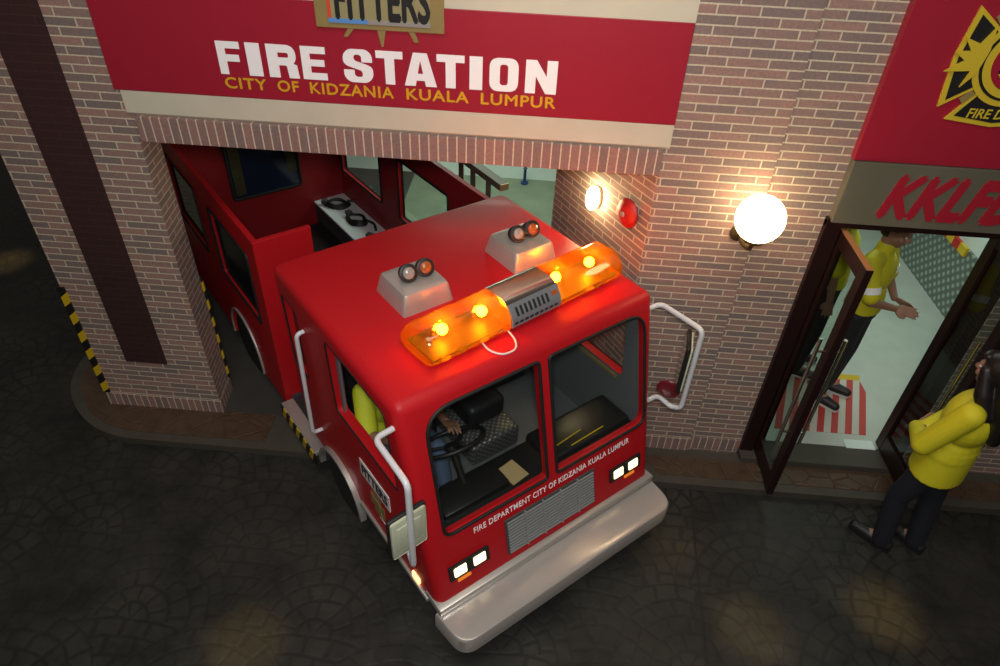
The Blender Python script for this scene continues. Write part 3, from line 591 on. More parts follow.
# ------------------------------------------------------------------ fire truck (local: x across, -y forward, z up)
tr = empty('fire_truck', (-0.4144, -0.3539, 0.0), math.radians(40.5), 'red fire truck parked nose out of the brick garage opening', 'fire truck')
def yf(z): return -1.065 + (z - 0.48) * (0.295 / 1.32)
FN = Vector((0, -0.976, 0.218)); FUP = Vector((0, 0.218, 0.976))
def onf(x, z, out=0.0): return Vector((x, yf(z), z)) + FN * out
def bool_cut(o, cutters):
    for c in cutters:
        m = o.modifiers.new('b', 'BOOLEAN'); m.operation = 'DIFFERENCE'; m.solver = 'EXACT'; m.object = c
    me = evaluated(o); o.modifiers.clear(); old = o.data; o.data = me; bpy.data.meshes.remove(old)
    for c in cutters: bpy.data.objects.remove(c)
def prism_obj(pts, vec):
    bm = NB(); prism(bm, pts, vec); return finish('cutter', bm, 'red_paint', tr)
def cyl_obj(p, q, r):
    bm = NB(); cyl(bm, p, q, r, n=40); return finish('cutter', bm, 'red_paint', tr)
# cab shell
bm = NB()
prof = [(-1.0685, 0.465), (yf(1.80), 1.80), (0.75, 1.80), (0.75, 0.40), (-0.99, 0.40)]
prism(bm, [(-0.852, y, z) for y, z in prof], (1.704, 0, 0))
es_ = [e for e in bm.edges if max(v.co.z for v in e.verts) > 1.7]
for v in bm.verts:
    if v.co.z > 1.5: v.co.x *= 1.035
bmesh.ops.bevel(bm, geom=es_, offset=0.06, segments=6, affect='EDGES', profile=0.5)
cab = finish('cab', bm, ['red_paint', 'grey'], tr)
inner = prism_obj([(-0.80, y, z) for y, z in ((yf(0.56) + 0.05, 0.56), (yf(1.755) + 0.05, 1.755), (0.705, 1.755), (0.705, 0.56))], (1.60, 0, 0))
wsL = rrect(-0.735, -0.012, 0.905, 1.70, [0.06, 0.025, 0.03, 0.16]); wsR = rrect(0.058, 0.80, 0.905, 1.70, [0.025, 0.08, 0.15, 0.03])
cuts = [inner] + [prism_obj([(x, -1.4, z) for x, z in q], (0, 0.75, 0)) for q in (wsL, wsR)]
swin = fillet([(0.03, 1.12, 0), (-0.72, 1.12, 0), (-0.655, 1.68, 0), (0.03, 1.68, 0)], 0.05, 5, True)
nwin = fillet([(0.66, 1.05, 0), (0.45, 1.05, 0), (0.45, 1.62, 0), (0.66, 1.62, 0)], 0.03, 4, True)
for s in (-1, 1):
    cuts.append(prism_obj([(s * 0.70, p.x, p.y) for p in swin], (s * 0.4, 0, 0)))
    cuts.append(prism_obj([(s * 0.70, p.x, p.y) for p in nwin], (s * 0.4, 0, 0)))
    cuts.append(cyl_obj((s * 0.62, 0.17, 0.23), (s * 1.2, 0.17, 0.23), 0.31))
bool_cut(cab, cuts)
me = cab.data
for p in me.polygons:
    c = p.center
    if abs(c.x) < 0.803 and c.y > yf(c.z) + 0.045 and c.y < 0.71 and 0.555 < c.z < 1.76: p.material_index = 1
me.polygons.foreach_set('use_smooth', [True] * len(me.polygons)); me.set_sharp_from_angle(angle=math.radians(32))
# windscreens, seals, side glass
for q in (wsL, wsR):
    bm = NB(); tube(bm, [onf(x, z, 0.002) for x, z in q], 0.0105, 8, closed=True); s = finish('windscreen_seal', bm, 'rubber', tr, 60)
    bm = NB(); prism(bm, [onf(x, z, -0.022) for x, z in q], FN * 0.005); finish('windscreen', bm, 'clear_glass', tr)
for s in (-1, 1):
    for wn in (swin, nwin):
        bm = NB(); tube(bm, [(s * (0.850 + 0.030 * (p.y - 0.465) / 1.335), p.x, p.y) for p in wn], 0.006, 8, closed=True); finish('window_seal', bm, 'rubber', tr, 60)
    bm = NB(); prism(bm, [(s * 0.825, p.x, p.y) for p in nwin], (s * 0.004, 0, 0)); finish('side_glass', bm, 'dark_glass', tr)
    # wind-down window channel: dark bar of the half open pane
    bm = NB(); box(bm, s * 0.825 - 0.008, s * 0.825 + 0.008, -0.01, 0.02, 1.10, 1.69); finish('window_channel', bm, 'grey', tr)
# front lettering, grille, lights
text('front_lettering', 'FIRE DEPARTMENT CITY OF KIDZANIA KUALA LUMPUR', 'white_letter', tr, onf(-0.555, 0.818, 0.0005), (1, 0, 0), FUP, 0.042, 1.215, 0.002, 0.003, 0, 1.06)
def fbox(bm, x0, x1, z0, z1, o0, o1, mi=0, bev=0.0):
    zc = (z0 + z1) / 2; b = Matrix(((1, 0, 0, (x0 + x1) / 2), (0, FN.y, FUP.y, yf(zc)), (0, FN.z, FUP.z, zc), (0, 0, 0, 1)))
    h = (z1 - z0) / 0.976 / 2; box(bm, -(x1 - x0) / 2, (x1 - x0) / 2, o0, o1, -h, h, bev, mi=mi, M=b)
bm = NB(); fbox(bm, -0.352, 0.345, 0.522, 0.785, 0.0, 0.012, bev=0.003)
gr = finish('grille', bm, 'grille_dark', tr)
bm = NB()
for k in range(5):
    x0 = -0.345 + k * 0.137
    for j in range(11): fbox(bm, x0 + 0.006, x0 + 0.131, 0.534 + j * 0.0222, 0.544 + j * 0.0222, 0.012, 0.020)
    if k: fbox(bm, x0 - 0.004, x0 + 0.004, 0.524, 0.783, 0.012, 0.024)
finish('louvre', bm, 'grille_metal', gr)
for sx in (-1, 1):
    bm = NB(); fbox(bm, sx * 0.618 - 0.137, sx * 0.618 + 0.137, 0.587, 0.69, 0.0, 0.016, bev=0.004); hb = finish('headlight_surround', bm, 'black', tr)
    for k in (-1, 1):
        bm = NB(); xc = sx * 0.618 + k * 0.066; fbox(bm, xc - 0.042, xc + 0.042, 0.607, 0.671, 0.010, 0.024, bev=0.008); finish('headlight', bm, 'headlight', hb, 40)
    bm = NB(); fbox(bm, sx * 0.66 - 0.045, sx * 0.66 + 0.045, 0.552, 0.571, 0.0, 0.010, bev=0.003); finish('indicator', bm, 'amber_strip', tr)
# bumper and ledge
bm = NB()
out = fillet([(-0.875, -1.07, 0), (-0.85, -1.325, 0), (0.85, -1.325, 0), (0.875, -1.07, 0)], [0, 0.11, 0.11, 0], 8)
rings = []
for z, ins in ((0.262, 0.012), (0.27, 0.0), (0.385, 0.0), (0.396, 0.006), (0.40, 0.018)):
    rings.append([Vector((p.x * (1 - ins / 0.9), p.y + (ins if p.y < -1.1 else 0), z)) for p in out])
loft(bm, rings); finish('bumper', bm, 'bumper_silver', tr, 35)
bm = NB(); box(bm, -0.862, 0.862, -1.108, -0.94, 0.402, 0.462, 0.012); finish('bumper_ledge', bm, 'silver', tr, 35)
# chassis, skirt trim, arches, wheels, step
bxo('chassis', 'black', (-0.66, 0.66, -1.0, 3.4, 0.17, 0.40), tr, 0.01)
for s in (-1, 1):
    a, b = (-0.872, -0.852) if s < 0 else (0.852, 0.872)
    bm = NB(); box(bm, a, b, -0.975, -0.135, 0.385, 0.425, 0.004)
    arc = [(0.17 + 0.325 * math.cos(t), 0.23 + 0.325 * math.sin(t)) for t in [pi * (0.0 + k / 24) for k in range(25)]]
    arc2 = [(0.17 + 0.300 * math.cos(t), 0.23 + 0.300 * math.sin(t)) for t in [pi * (k / 24) for k in range(25)]]
    x0, x1 = (-0.888, -0.845) if s < 0 else (0.845, 0.888)
    loft(bm, [[(x0, y, z) for y, z in arc], [(x1, y, z) for y, z in arc], [(x1, y, z) for y, z in arc2], [(x0, y, z) for y, z in arc2], [(x0, y, z) for y, z in arc]], False, False)
    finish('skirt_trim', bm, 'silver', tr, 35)
def wheel(x, y, r, s):
    bm = NB(); lathe(bm, [(r * 0.62, 0), (r * 0.92, 0.0), (r, 0.03), (r, 0.15), (r * 0.92, 0.18), (r * 0.62, 0.18)], (x, y, r), (s, 0, 0), 36); wv = finish('wheel', bm, 'tyre', tr, 30)
    bm = NB(); lathe(bm, [(r * 0.64, 0.15), (r * 0.60, 0.172), (r * 0.52, 0.165), (r * 0.45, 0.12), (r * 0.2, 0.13), (r * 0.16, 0.17), (0.005, 0.175)], (x, y, r), (s, 0, 0), 36); finish('hub', bm, 'silver', wv, 30)
for s in (-1, 1):
    wheel(s * 0.665, 0.17, 0.255, s); wheel(s * 0.665, 2.0, 0.285, s)
stp = bxo('side_step', 'silver', (-0.905, -0.70, 0.52, 1.14, 0.262, 0.30), tr, 0.004)
bm = NB(); stripes(bm, (-0.912, 1.14, 0.17), (0, -1, 0), (0, 0, 0.115), (0.01, 0, 0), 0.62, 10, 0.05); finish('hazard_band', bm, ['yellow', 'hazard_black'], stp)
# side sticker and marks
bxo('side_plate', 'white_vinyl', (-0.8685, -0.855, -0.585, -0.225, 0.80, 0.935), tr)
text('side_lettering', 'FITTERS', 'black', tr, (-0.8687, -0.245, 0.825), (0, -1, 0), (0, 0, 1), 0.085, 0.32, 0.002, 0.03)
bm = NB()
for k in range(4):
    a = k * pi / 2; q = [(0.02, -0.02), (0.085, -0.06), (0.09, 0.06), (0.02, 0.02)]
    prism(bm, [(-0.8565, -0.40 - (x * math.cos(a) - z * math.sin(a)), 0.66 + x * math.sin(a) + z * math.cos(a)) for x, z in q], (-0.004, 0, 0))
cyl(bm, (-0.8565, -0.40, 0.66), (-0.863, -0.40, 0.66), 0.045, n=24); finish('side_emblem', bm, 'olive_gold', tr)
bm = NB(); box(bm, -0.857, -0.853, -0.475, -0.405, 0.545, 0.557); finish('side_dash', bm, 'white_letter', tr)
bm = NB(); tube(bm, [(-0.8555, -0.525 + 0.026 * math.cos(t), 0.49 + 0.032 * math.sin(t)) for t in [2 * pi * k / 24 for k in range(24)]], 0.006, 6, closed=True); finish('side_ring', bm, 'white_letter', tr)
bm = NB(); box(bm, -0.868, -0.852, -0.88, -0.80, 0.435, 0.485, 0.006); finish('marker_light', bm, 'marker_light', tr, 40)
# grab handle behind the left door, mirror brackets
for s in (-1, 1):
    bm = NB(); tube(bm, fillet([(s * 0.85, 0.36, 1.52), (s * 0.925, 0.355, 1.52), (s * 0.925, 0.40, 0.63), (s * 0.85, 0.40, 0.63)], 0.04), 0.0145, 10); finish('grab_handle', bm, 'tube_white', tr, 60)
    bm = NB(); tube(bm, fillet([(s * 0.845, -0.74, 1.65), (s * 0.985, -0.76, 1.66), (s * 0.995, -1.085, 1.66), (s * 0.995, -1.085, 1.02), (s * 0.975, -1.02, 0.99), (s * 0.94, -0.93, 1.04), (s * 0.845, -0.93, 1.05)], 0.045), 0.0165, 12)
    br_ = finish('mirror_bracket', bm, 'tube_white', tr, 60)
    if s < 0: mc, ang, wd, hg = Vector((-0.995, -1.045, 1.272)), math.radians(4), 0.20, 0.275
    else: mc, ang, wd, hg = Vector((0.972, -1.03, 1.39)), math.radians(40), 0.19, 0.34
    T = Matrix.Translation(mc) @ Matrix.Rotation(ang, 4, 'Z')
    bm = NB(); box(bm, -wd / 2 - 0.008, wd / 2 + 0.008, -0.012, 0.016, -hg / 2 - 0.01, hg / 2 + 0.01, 0.011, 3, M=T); mi_ = finish('mirror', bm, 'rubber', tr, 40)
    bm = NB(); box(bm, -wd / 2, wd / 2, -0.022, -0.008, -hg / 2, hg / 2, 0.013, 3, M=T); box(bm, -wd / 2 + 0.03, wd / 2 - 0.03, -0.026, -0.016, -hg / 2 + 0.05, hg / 2 - 0.05, 0.008, 3, M=T); finish('mirror_back', bm, 'mirror_cream', mi_, 40)
    bm = NB(); box(bm, -wd / 2 + 0.01, wd / 2 - 0.01, 0.0155, 0.0175, -hg / 2 + 0.01, hg / 2 - 0.01, M=T); finish('mirror_face', bm, 'chrome', mi_)
    bm = NB(); cyl(bm, mc + Vector((0, -0.035, 0.0)), mc + Vector((0, 0.0, 0.0)), 0.018, n=14); finish('mirror_clamp', bm, 'grille_metal', mi_, 40)
    if s > 0:
        T2 = Matrix.Translation((0.955, -0.985, 1.13)) @ Matrix.Rotation(math.radians(120), 4, 'Z')
        bm = NB(); ball(bm, (0, 0, 0), 1.0, 0.075, 0.018, 0.075, M=Matrix()); bmesh.ops.transform(bm, matrix=T2, verts=bm.verts); finish('small_mirror', bm, 'refl_red', tr, 50)
# roof horn boxes with twin lamps
for xc, yc in ((-0.320, -0.02), (0.455, -0.01)):
    bm = NB(); r4 = lambda hx, hy, z, rr: [Vector((xc + p.x, yc + p.y, z)) for p in fillet([(-hx, -hy, 0), (hx, -hy, 0), (hx, hy, 0), (-hx, hy, 0)], rr, 3, True)]
    loft(bm, [r4(0.172, 0.172, 1.795, 0.015), r4(0.165, 0.165, 1.80, 0.02), r4(0.146, 0.146, 1.905, 0.025), r4(0.138, 0.138, 1.92, 0.02), r4(0.12, 0.12, 1.925, 0.02)])
    hbx = finish('roof_box', bm, 'silver', tr, 30)
    for k, lm in ((-1, 'lens_white'), (1, 'lens_orange')):
        c = Vector((xc + 0.012 + k * 0.055, yc - 0.01, 1.97)); ax = Vector((-0.12, -0.82, 0.42))
        bm = NB(); lathe(bm, [(0.02, -0.055), (0.046, -0.035), (0.053, 0.0), (0.053, 0.02), (0.042, 0.024)], c, ax, 24); box(bm, c.x - 0.022, c.x + 0.022, c.y - 0.01, c.y + 0.045, 1.92, 1.96)
        finish('lamp_housing', bm, 'black', hbx, 40)
        bm = NB(); lathe(bm, [(0.036, 0.018), (0.033, 0.028), (0.018, 0.036), (0.002, 0.038)], c, ax, 24); finish('lamp_lens', bm, lm, hbx, 60)
# beacon bar
MB_ = Matrix.Translation((0.118, -0.46, 1.80)) @ Matrix.Rotation(math.radians(3.2), 4, 'Z')
def prof_bar(x, s=1.0, zt=0.175):
    pts = fillet([(-0.15 * s, 0.035, 0), (-0.145 * s, 0.095, 0), (-0.085 * s, zt, 0), (0.085 * s, zt, 0), (0.145 * s, 0.095, 0), (0.15 * s, 0.035, 0)], [0, 0.03, 0.04, 0.04, 0.03, 0], 4)
    return [MB_ @ Vector((x, p.x, p.y)) for p in pts]
bm = NB(); T = MB_; box(bm, -0.69, 0.66, -0.12, 0.12, 0.018, 0.036, 0.005, M=T)
for x in (-0.5, 0.5):
    for y in (-0.1, 0.1): cyl(bm, MB_ @ Vector((x, y, -0.005)), MB_ @ Vector((x, y, 0.02)), 0.022, n=14)
bar = finish('beacon_bar', bm, 'black', tr)
bm = NB(); loft(bm, [prof_bar(-0.205, 1.02, 0.182), prof_bar(0.155, 1.02, 0.182)]); finish('centre_housing', bm, 'chrome', bar, 35)
bm = NB()
def slope_pt(x, t, o): # point on the front sloped side of the housing
    a = Vector((x, -0.153, 0.036)); b = Vector((x, -0.148, 0.097)); c = Vector((x, -0.088, 0.180))
    p = a.lerp(b, t / 0.4) if t < 0.4 else b.lerp(c, (t - 0.4) / 0.6); return MB_ @ (p + Vector((0, -0.8, 0.55)).normalized() * o)
for x0, x1 in ((-0.203, 0.153),):
    loft(bm, [[slope_pt(x0, t, 0.003), slope_pt(x1, t, 0.003), slope_pt(x1, t, 0.010), slope_pt(x0, t, 0.010)] for t in (0.03, 0.36, 0.5, 0.86)])
vg = finish('vent_cover', bm, 'vent_grey', bar, 30)
bm = NB()
for k in range(8):
    x = -0.165 + k * 0.031; loft(bm, [[slope_pt(x, t, 0.009), slope_pt(x + 0.014, t, 0.009), slope_pt(x + 0.014, t, 0.013), slope_pt(x, t, 0.013)] for t in (0.42, 0.72)])
finish('vent_slot', bm, 'black', vg)
bm = NB()
for k in range(9):
    x = -0.185 + k * 0.036; loft(bm, [[slope_pt(x, t, 0.009), slope_pt(x + 0.022, t, 0.009), slope_pt(x + 0.022, t, 0.013), slope_pt(x, t, 0.013)] for t in (0.12, 0.22)])
finish('vent_notch', bm, 'black', vg)
bm = NB(); loft(bm, [[slope_pt(0.095, t, 0.010), slope_pt(0.135, t, 0.010), slope_pt(0.135, t, 0.012), slope_pt(0.095, t, 0.012)] for t in (0.55, 0.7)]); finish('orange_mark', bm, 'lens_orange', vg)
for s, x0, x1 in ((-1, -0.207, -0.735), (1, 0.157, 0.70)):
    bm = NB(); xe = x1 - s * 0.05; loft(bm, [prof_bar(x0), prof_bar(xe), prof_bar(xe + s * 0.03, 0.93, 0.160), prof_bar(x1, 0.72, 0.125)]); lz = finish('beacon_lens', bm, 'amber_lens', bar, 35)
    for xx in ((-0.31, -0.57) if s < 0 else (0.275, 0.55)):
        bm = NB(); T3 = MB_ @ Matrix.Translation((xx + 0.02, 0.045, 0.085)) @ Matrix.Rotation(0.3, 4, 'Z'); ball(bm, (0, 0, 0), 1, 0.05, 0.012, 0.045, seg=14); bmesh.ops.transform(bm, matrix=T3, verts=bm.verts); finish('reflector', bm, 'chrome', lz, 60)
    for j, xx in enumerate((-0.29, -0.55) if s < 0 else (0.255, 0.53)):
        bm = NB(); ball(bm, MB_ @ Vector((xx, 0.0, 0.105)), 0.03, seg=14); finish('bulb', bm, 'bulb', lz, 180)
        d = bpy.data.lights.new('beacon_glow', 'POINT'); d.energy = 0.55; d.color = (1.0, 0.42, 0.06); d.shadow_soft_size = 0.025
        lo = bpy.data.objects.new('beacon_glow', d); C.objects.link(lo); lo.parent = tr; lo.location = MB_ @ Vector((xx, -0.035, 0.14))
bm = NB(); tube(bm, fillet([(-0.255, -0.60, 1.815), (-0.262, -0.67, 1.807), (-0.215, -0.735, 1.797), (-0.13, -0.74, 1.80), (-0.09, -0.685, 1.807), (-0.085, -0.60, 1.818)], 0.06), 0.0055, 8); finish('white_cable', bm, 'tube_white', tr, 60)
# cab interior
bm = NB(); box(bm, -0.795, 0.795, -0.918, -0.62, 0.57, 0.86, 0.03, 3); box(bm, 0.10, 0.78, -0.88, -0.60, 0.80, 0.895, 0.03, 3); box(bm, -0.66, -0.20, -0.86, -0.66, 0.84, 0.90, 0.02, 2); finish('dashboard', bm, 'dash', tr, 35)
bm = NB()
for k in range(2): cyl(bm, (0.18 + k * 0.10, -0.80 - k * 0.05, 0.899), (0.42 + k * 0.14, -0.78 - k * 0.06, 0.899), 0.004, n=8)
finish('dash_reflection', bm, 'yellow', tr)  # yellow rods drawn in place of two reflections over the dashboard
sw = NB(); cS = Vector((-0.435, -0.56, 1.11)); axs = Vector((0, 0.55, 0.83)).normalized(); u_ = Vector((1, 0, 0)); v_ = axs.cross(u_)
tube(sw, [cS + (u_ * math.cos(t) + v_ * math.sin(t)) * 0.208 for t in [2 * pi * k / 36 for k in range(36)]], 0.014, 8, closed=True)
whl = finish('steering_wheel', sw, 'black', tr, 60)
bm = NB()
for t in (0.5, 2.64, 4.71): tube(bm, [cS - axs * 0.03, cS + (u_ * math.cos(t) + v_ * math.sin(t)) * 0.19], 0.011, 8)
lathe(bm, [(0.045, -0.04), (0.045, -0.015), (0.02, -0.008)], cS, axs, 18); tube(bm, [cS - axs * 0.03, cS - axs * 0.32], 0.022, 10); finish('steering_column', bm, 'black', whl, 40)
def seat(x, y):
    bm = NB(); box(bm, x - 0.22, x + 0.22, y - 0.20, y + 0.24, 0.56, 0.70, 0.03, 3); box(bm, x - 0.22, x + 0.22, y + 0.20, y + 0.30, 0.66, 1.20, 0.04, 3); finish('seat', bm, 'seat_black', tr, 35)
seat(-0.43, 0.14); seat(0.47, 0.30)
bm = NB(); box(bm, -0.17, 0.22, -0.42, 0.62, 0.561, 0.74, 0.03, 3); finish('engine_cover', bm, 'diamond_plate_fine', tr, 35)
bm = NB(); box(bm, -0.10, 0.20, -0.28, 0.28, 0.735, 0.92, 0.05, 3); finish('centre_seat', bm, 'seat_black', tr, 35)
for s in (-1, 1):
    bm = NB(); box(bm, s * 0.795 - 0.004, s * 0.795 + 0.004, -0.68, 0.02, 1.075, 1.10); finish('sill_strip', bm, 'olive_gold', tr)
# crew body behind the cab
def side_wall(s):
    a, b = (-0.85, -0.81) if s < 0 else (0.81, 0.85); y0 = 1.18 if s < 0 else 0.752
    bm = NB(); prism(bm, [(a, y0, 0.20), (a, 3.52, 0.20), (a, 3.52, 1.70), (a, y0, 1.70)], (b - a, 0, 0)); o = finish('body_side', bm, ['red_paint', 'red_inner'], tr)
    wins = [fillet([(y1, 0.90, 0), (y2, 0.90, 0), (y2, 1.50, 0), (y1, 1.50, 0)], 0.03, 4, True) for y1, y2 in ((1.38, 2.22), (2.57, 3.42))]
    bool_cut(o, [prism_obj([(a - 0.05, p.x, p.y) for p in wn], (0.14, 0, 0)) for wn in wins] + [cyl_obj((s * 0.6, 2.0, 0.25), (s * 1.1, 2.0, 0.25), 0.34)])
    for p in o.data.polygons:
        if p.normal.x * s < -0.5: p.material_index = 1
    for wn in wins:
        bm = NB()
        for xx in (a - 0.003, b + 0.003): tube(bm, [(xx, p.x, p.y) for p in wn], 0.011, 8, closed=True)
        f = finish('body_window', bm, 'rubber', tr, 60)
        bm = NB(); prism(bm, [((a + b) / 2 - 0.002, p.x, p.y) for p in wn], (0.004, 0, 0)); finish('pane', bm, 'dark_glass' if s < 0 else 'clear_glass', f)
    bm = NB(); arc = [(2.0 + 0.35 * math.cos(t), 0.25 + 0.35 * math.sin(t)) for t in [pi * (-0.05 + 1.1 * k / 24) for k in range(25)]]; tube(bm, [(s * 0.856, y, max(z, 0.2)) for y, z in arc], 0.012, 8); finish('rear_arch_trim', bm, 'silver', tr, 50)
side_wall(-1); side_wall(1)
bm = NB(); box(bm, -0.851, -0.44, 1.175, 1.215, 0.20, 1.705, 0.006); finish('body_front_panel', bm, 'red_paint', tr)
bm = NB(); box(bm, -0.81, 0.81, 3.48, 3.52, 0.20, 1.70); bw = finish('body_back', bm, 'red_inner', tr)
rw = rrect(-0.33, 0.36, 0.84, 1.42, 0.03, 4)
bm = NB(); prism(bm, [(x, 3.476, z) for x, z in rw], (0, 0.004, 0)); rwo = finish('rear_window', bm, 'rear_window_glass', tr)
bm = NB(); tube(bm, [(x, 3.475, z) for x, z in rw], 0.016, 8, closed=True); finish('rear_window_seal', bm, 'rubber', rwo, 60)
bm = NB(); prism(bm, [(-0.30, 3.474, 0.88), (-0.20, 3.474, 0.88), (-0.20, 3.474, 1.40), (-0.30, 3.474, 1.40)], (0, 0.002, 0)); finish('poster_reflection', bm, 'poster_reflection_paint', rwo); bm = NB(); prism(bm, [(0.24, 3.474, 1.0), (0.34, 3.474, 1.0), (0.34, 3.474, 1.40), (0.24, 3.474, 1.40)], (0, 0.002, 0)); finish('poster_reflection', bm, 'poster_reflection_paint', rwo)  # blotchy panels painted as posters reflected in the rear glass
bxo('body_floor', 'dark_grey', (-0.81, 0.81, 0.752, 3.48, 0.24, 0.30), tr)
bm = NB(); box(bm, 0.475, 0.808, 0.80, 3.478, 0.30, 0.595); bn = finish('bench', bm, 'dark_grey', tr)
bm = NB(); box(bm, 0.465, 0.808, 0.80, 3.478, 0.595, 0.615, 0.004); finish('bench_top', bm, 'bench_metal', bn)
MT = Matrix.Translation(tr.location) @ Matrix.Rotation(math.radians(40.5), 4, 'Z')
# safety belts lying on the bench
def belt(y, x, rz, label, seed):
    rnd = random.Random(seed); p = MT @ Vector((x, y, 0.615)); e = empty('safety_belt', p, math.radians(40.5) + rz, label, 'belt', 'black belts on the bench of the truck')
    bm = NB()
    for k in range(3):
        pts = [Vector(((0.085 - 0.014 * k) * math.cos(t) * (1 + 0.15 * math.sin(2 * t + k)), (0.135 - 0.02 * k) * math.sin(t), 0.012 + 0.012 * k + 0.006 * math.sin(3 * t + seed))) for t in [2 * pi * j / 30 for j in range(30)]]
        tube(bm, pts, 0.013, 6, closed=True)
    finish('strap', bm, 'black', e, 50)
    bm = NB(); tube(bm, fillet([(0.05, -0.10, 0.03), (0.09, -0.18, 0.014), (0.05, -0.25, 0.014), (0.02, -0.30, 0.014)], 0.05), 0.013, 6); finish('tail_strap', bm, 'black', e, 50)
    bm = NB(); box(bm, -0.03, 0.03, 0.10, 0.16, 0.02, 0.06, 0.006); finish('buckle', bm, 'dark_grey', e, 40)
belt(3.26, 0.63, 0.9, 'black belt coiled at the far end of the silver bench in the truck', 1)
belt(2.86, 0.65, 0.15, 'black belt with trailing strap in the middle of the silver bench', 2)
belt(2.36, 0.66, 0.5, 'black belt on the silver bench nearest the cab roof', 3)
bm = NB(); r = MT @ Matrix.Translation((-0.135, -0.79, 0.8615)) @ Matrix.Rotation(0.12, 4, 'Z'); box(bm, -0.065, 0.065, -0.075, 0.075, 0, 0.004, M=r)
tag(finish('note_card', bm, 'paper_tan'), 'tan paper card lying on the black dashboard of the truck', 'card')
# ------------------------------------------------------------------ people (local: facing -y, left side +x)
V = Vector
def remeshed(name, bm, m, parent, voxel, it=4, smooth_f=0.5):
    o = finish(name, bm, m, parent)
    r = o.modifiers.new('r', 'REMESH'); r.mode = 'VOXEL'; r.voxel_size = voxel; r.use_smooth_shade = True
    s = o.modifiers.new('s', 'SMOOTH'); s.factor = smooth_f; s.iterations = it
    me = evaluated(o); o.modifiers.clear(); old = o.data; o.data = me; bpy.data.meshes.remove(old)
    me.materials.clear(); me.materials.append(MATS[m])
    me.polygons.foreach_set('material_index', [0] * len(me.polygons)); me.polygons.foreach_set('use_smooth', [True] * len(me.polygons)); me.name = name
    return o
def chain(bm, pts, rs, n=14):
    pts = [V(p) for p in pts]
    for (p, q, a, b) in zip(pts, pts[1:], rs, rs[1:]): cyl(bm, p, q, a, b, n)
    for p, r in zip(pts, rs): ball(bm, p, r, seg=n)
def hand(bm, w, d, nrm, side, curl=0.25, spread=0.16, k=1.0):
    w = V(w); d = V(d).normalized(); nrm = (V(nrm) - d * V(nrm).dot(d)).normalized(); s = d.cross(nrm) * side   # s points to the thumb side
    R = Matrix((s, d, nrm)).transposed().to_4x4()
    ball(bm, w + d * 0.048 * k, 1, 0.041 * k, 0.052 * k, 0.016 * k, M=R, seg=16)
    for i, L in enumerate((0.070, 0.078, 0.072, 0.056)):
        b = w + d * 0.085 * k + s * (0.029 - 0.0195 * i) * k; dd = (d + s * spread * (1.5 - i) * 0.5).normalized()
        p1 = b + dd * L * 0.42 * k; d2 = (dd + nrm * curl).normalized(); p2 = p1 + d2 * L * 0.33 * k; d3 = (d2 + nrm * curl).normalized(); p3 = p2 + d3 * L * 0.27 * k
        chain(bm, [b - dd * 0.03 * k, b, p1, p2, p3], [0.0085 * k, 0.0095 * k, 0.0088 * k, 0.008 * k, 0.0068 * k], 8)
    t0 = w + d * 0.025 * k + s * 0.028 * k; td = (s * 0.8 + d * 0.75).normalized(); chain(bm, [t0, t0 + td * 0.035 * k, t0 + (td * 0.03 + d * 0.03 + nrm * 0.006) * k * 1.15], [0.013 * k, 0.0105 * k, 0.008 * k], 8)
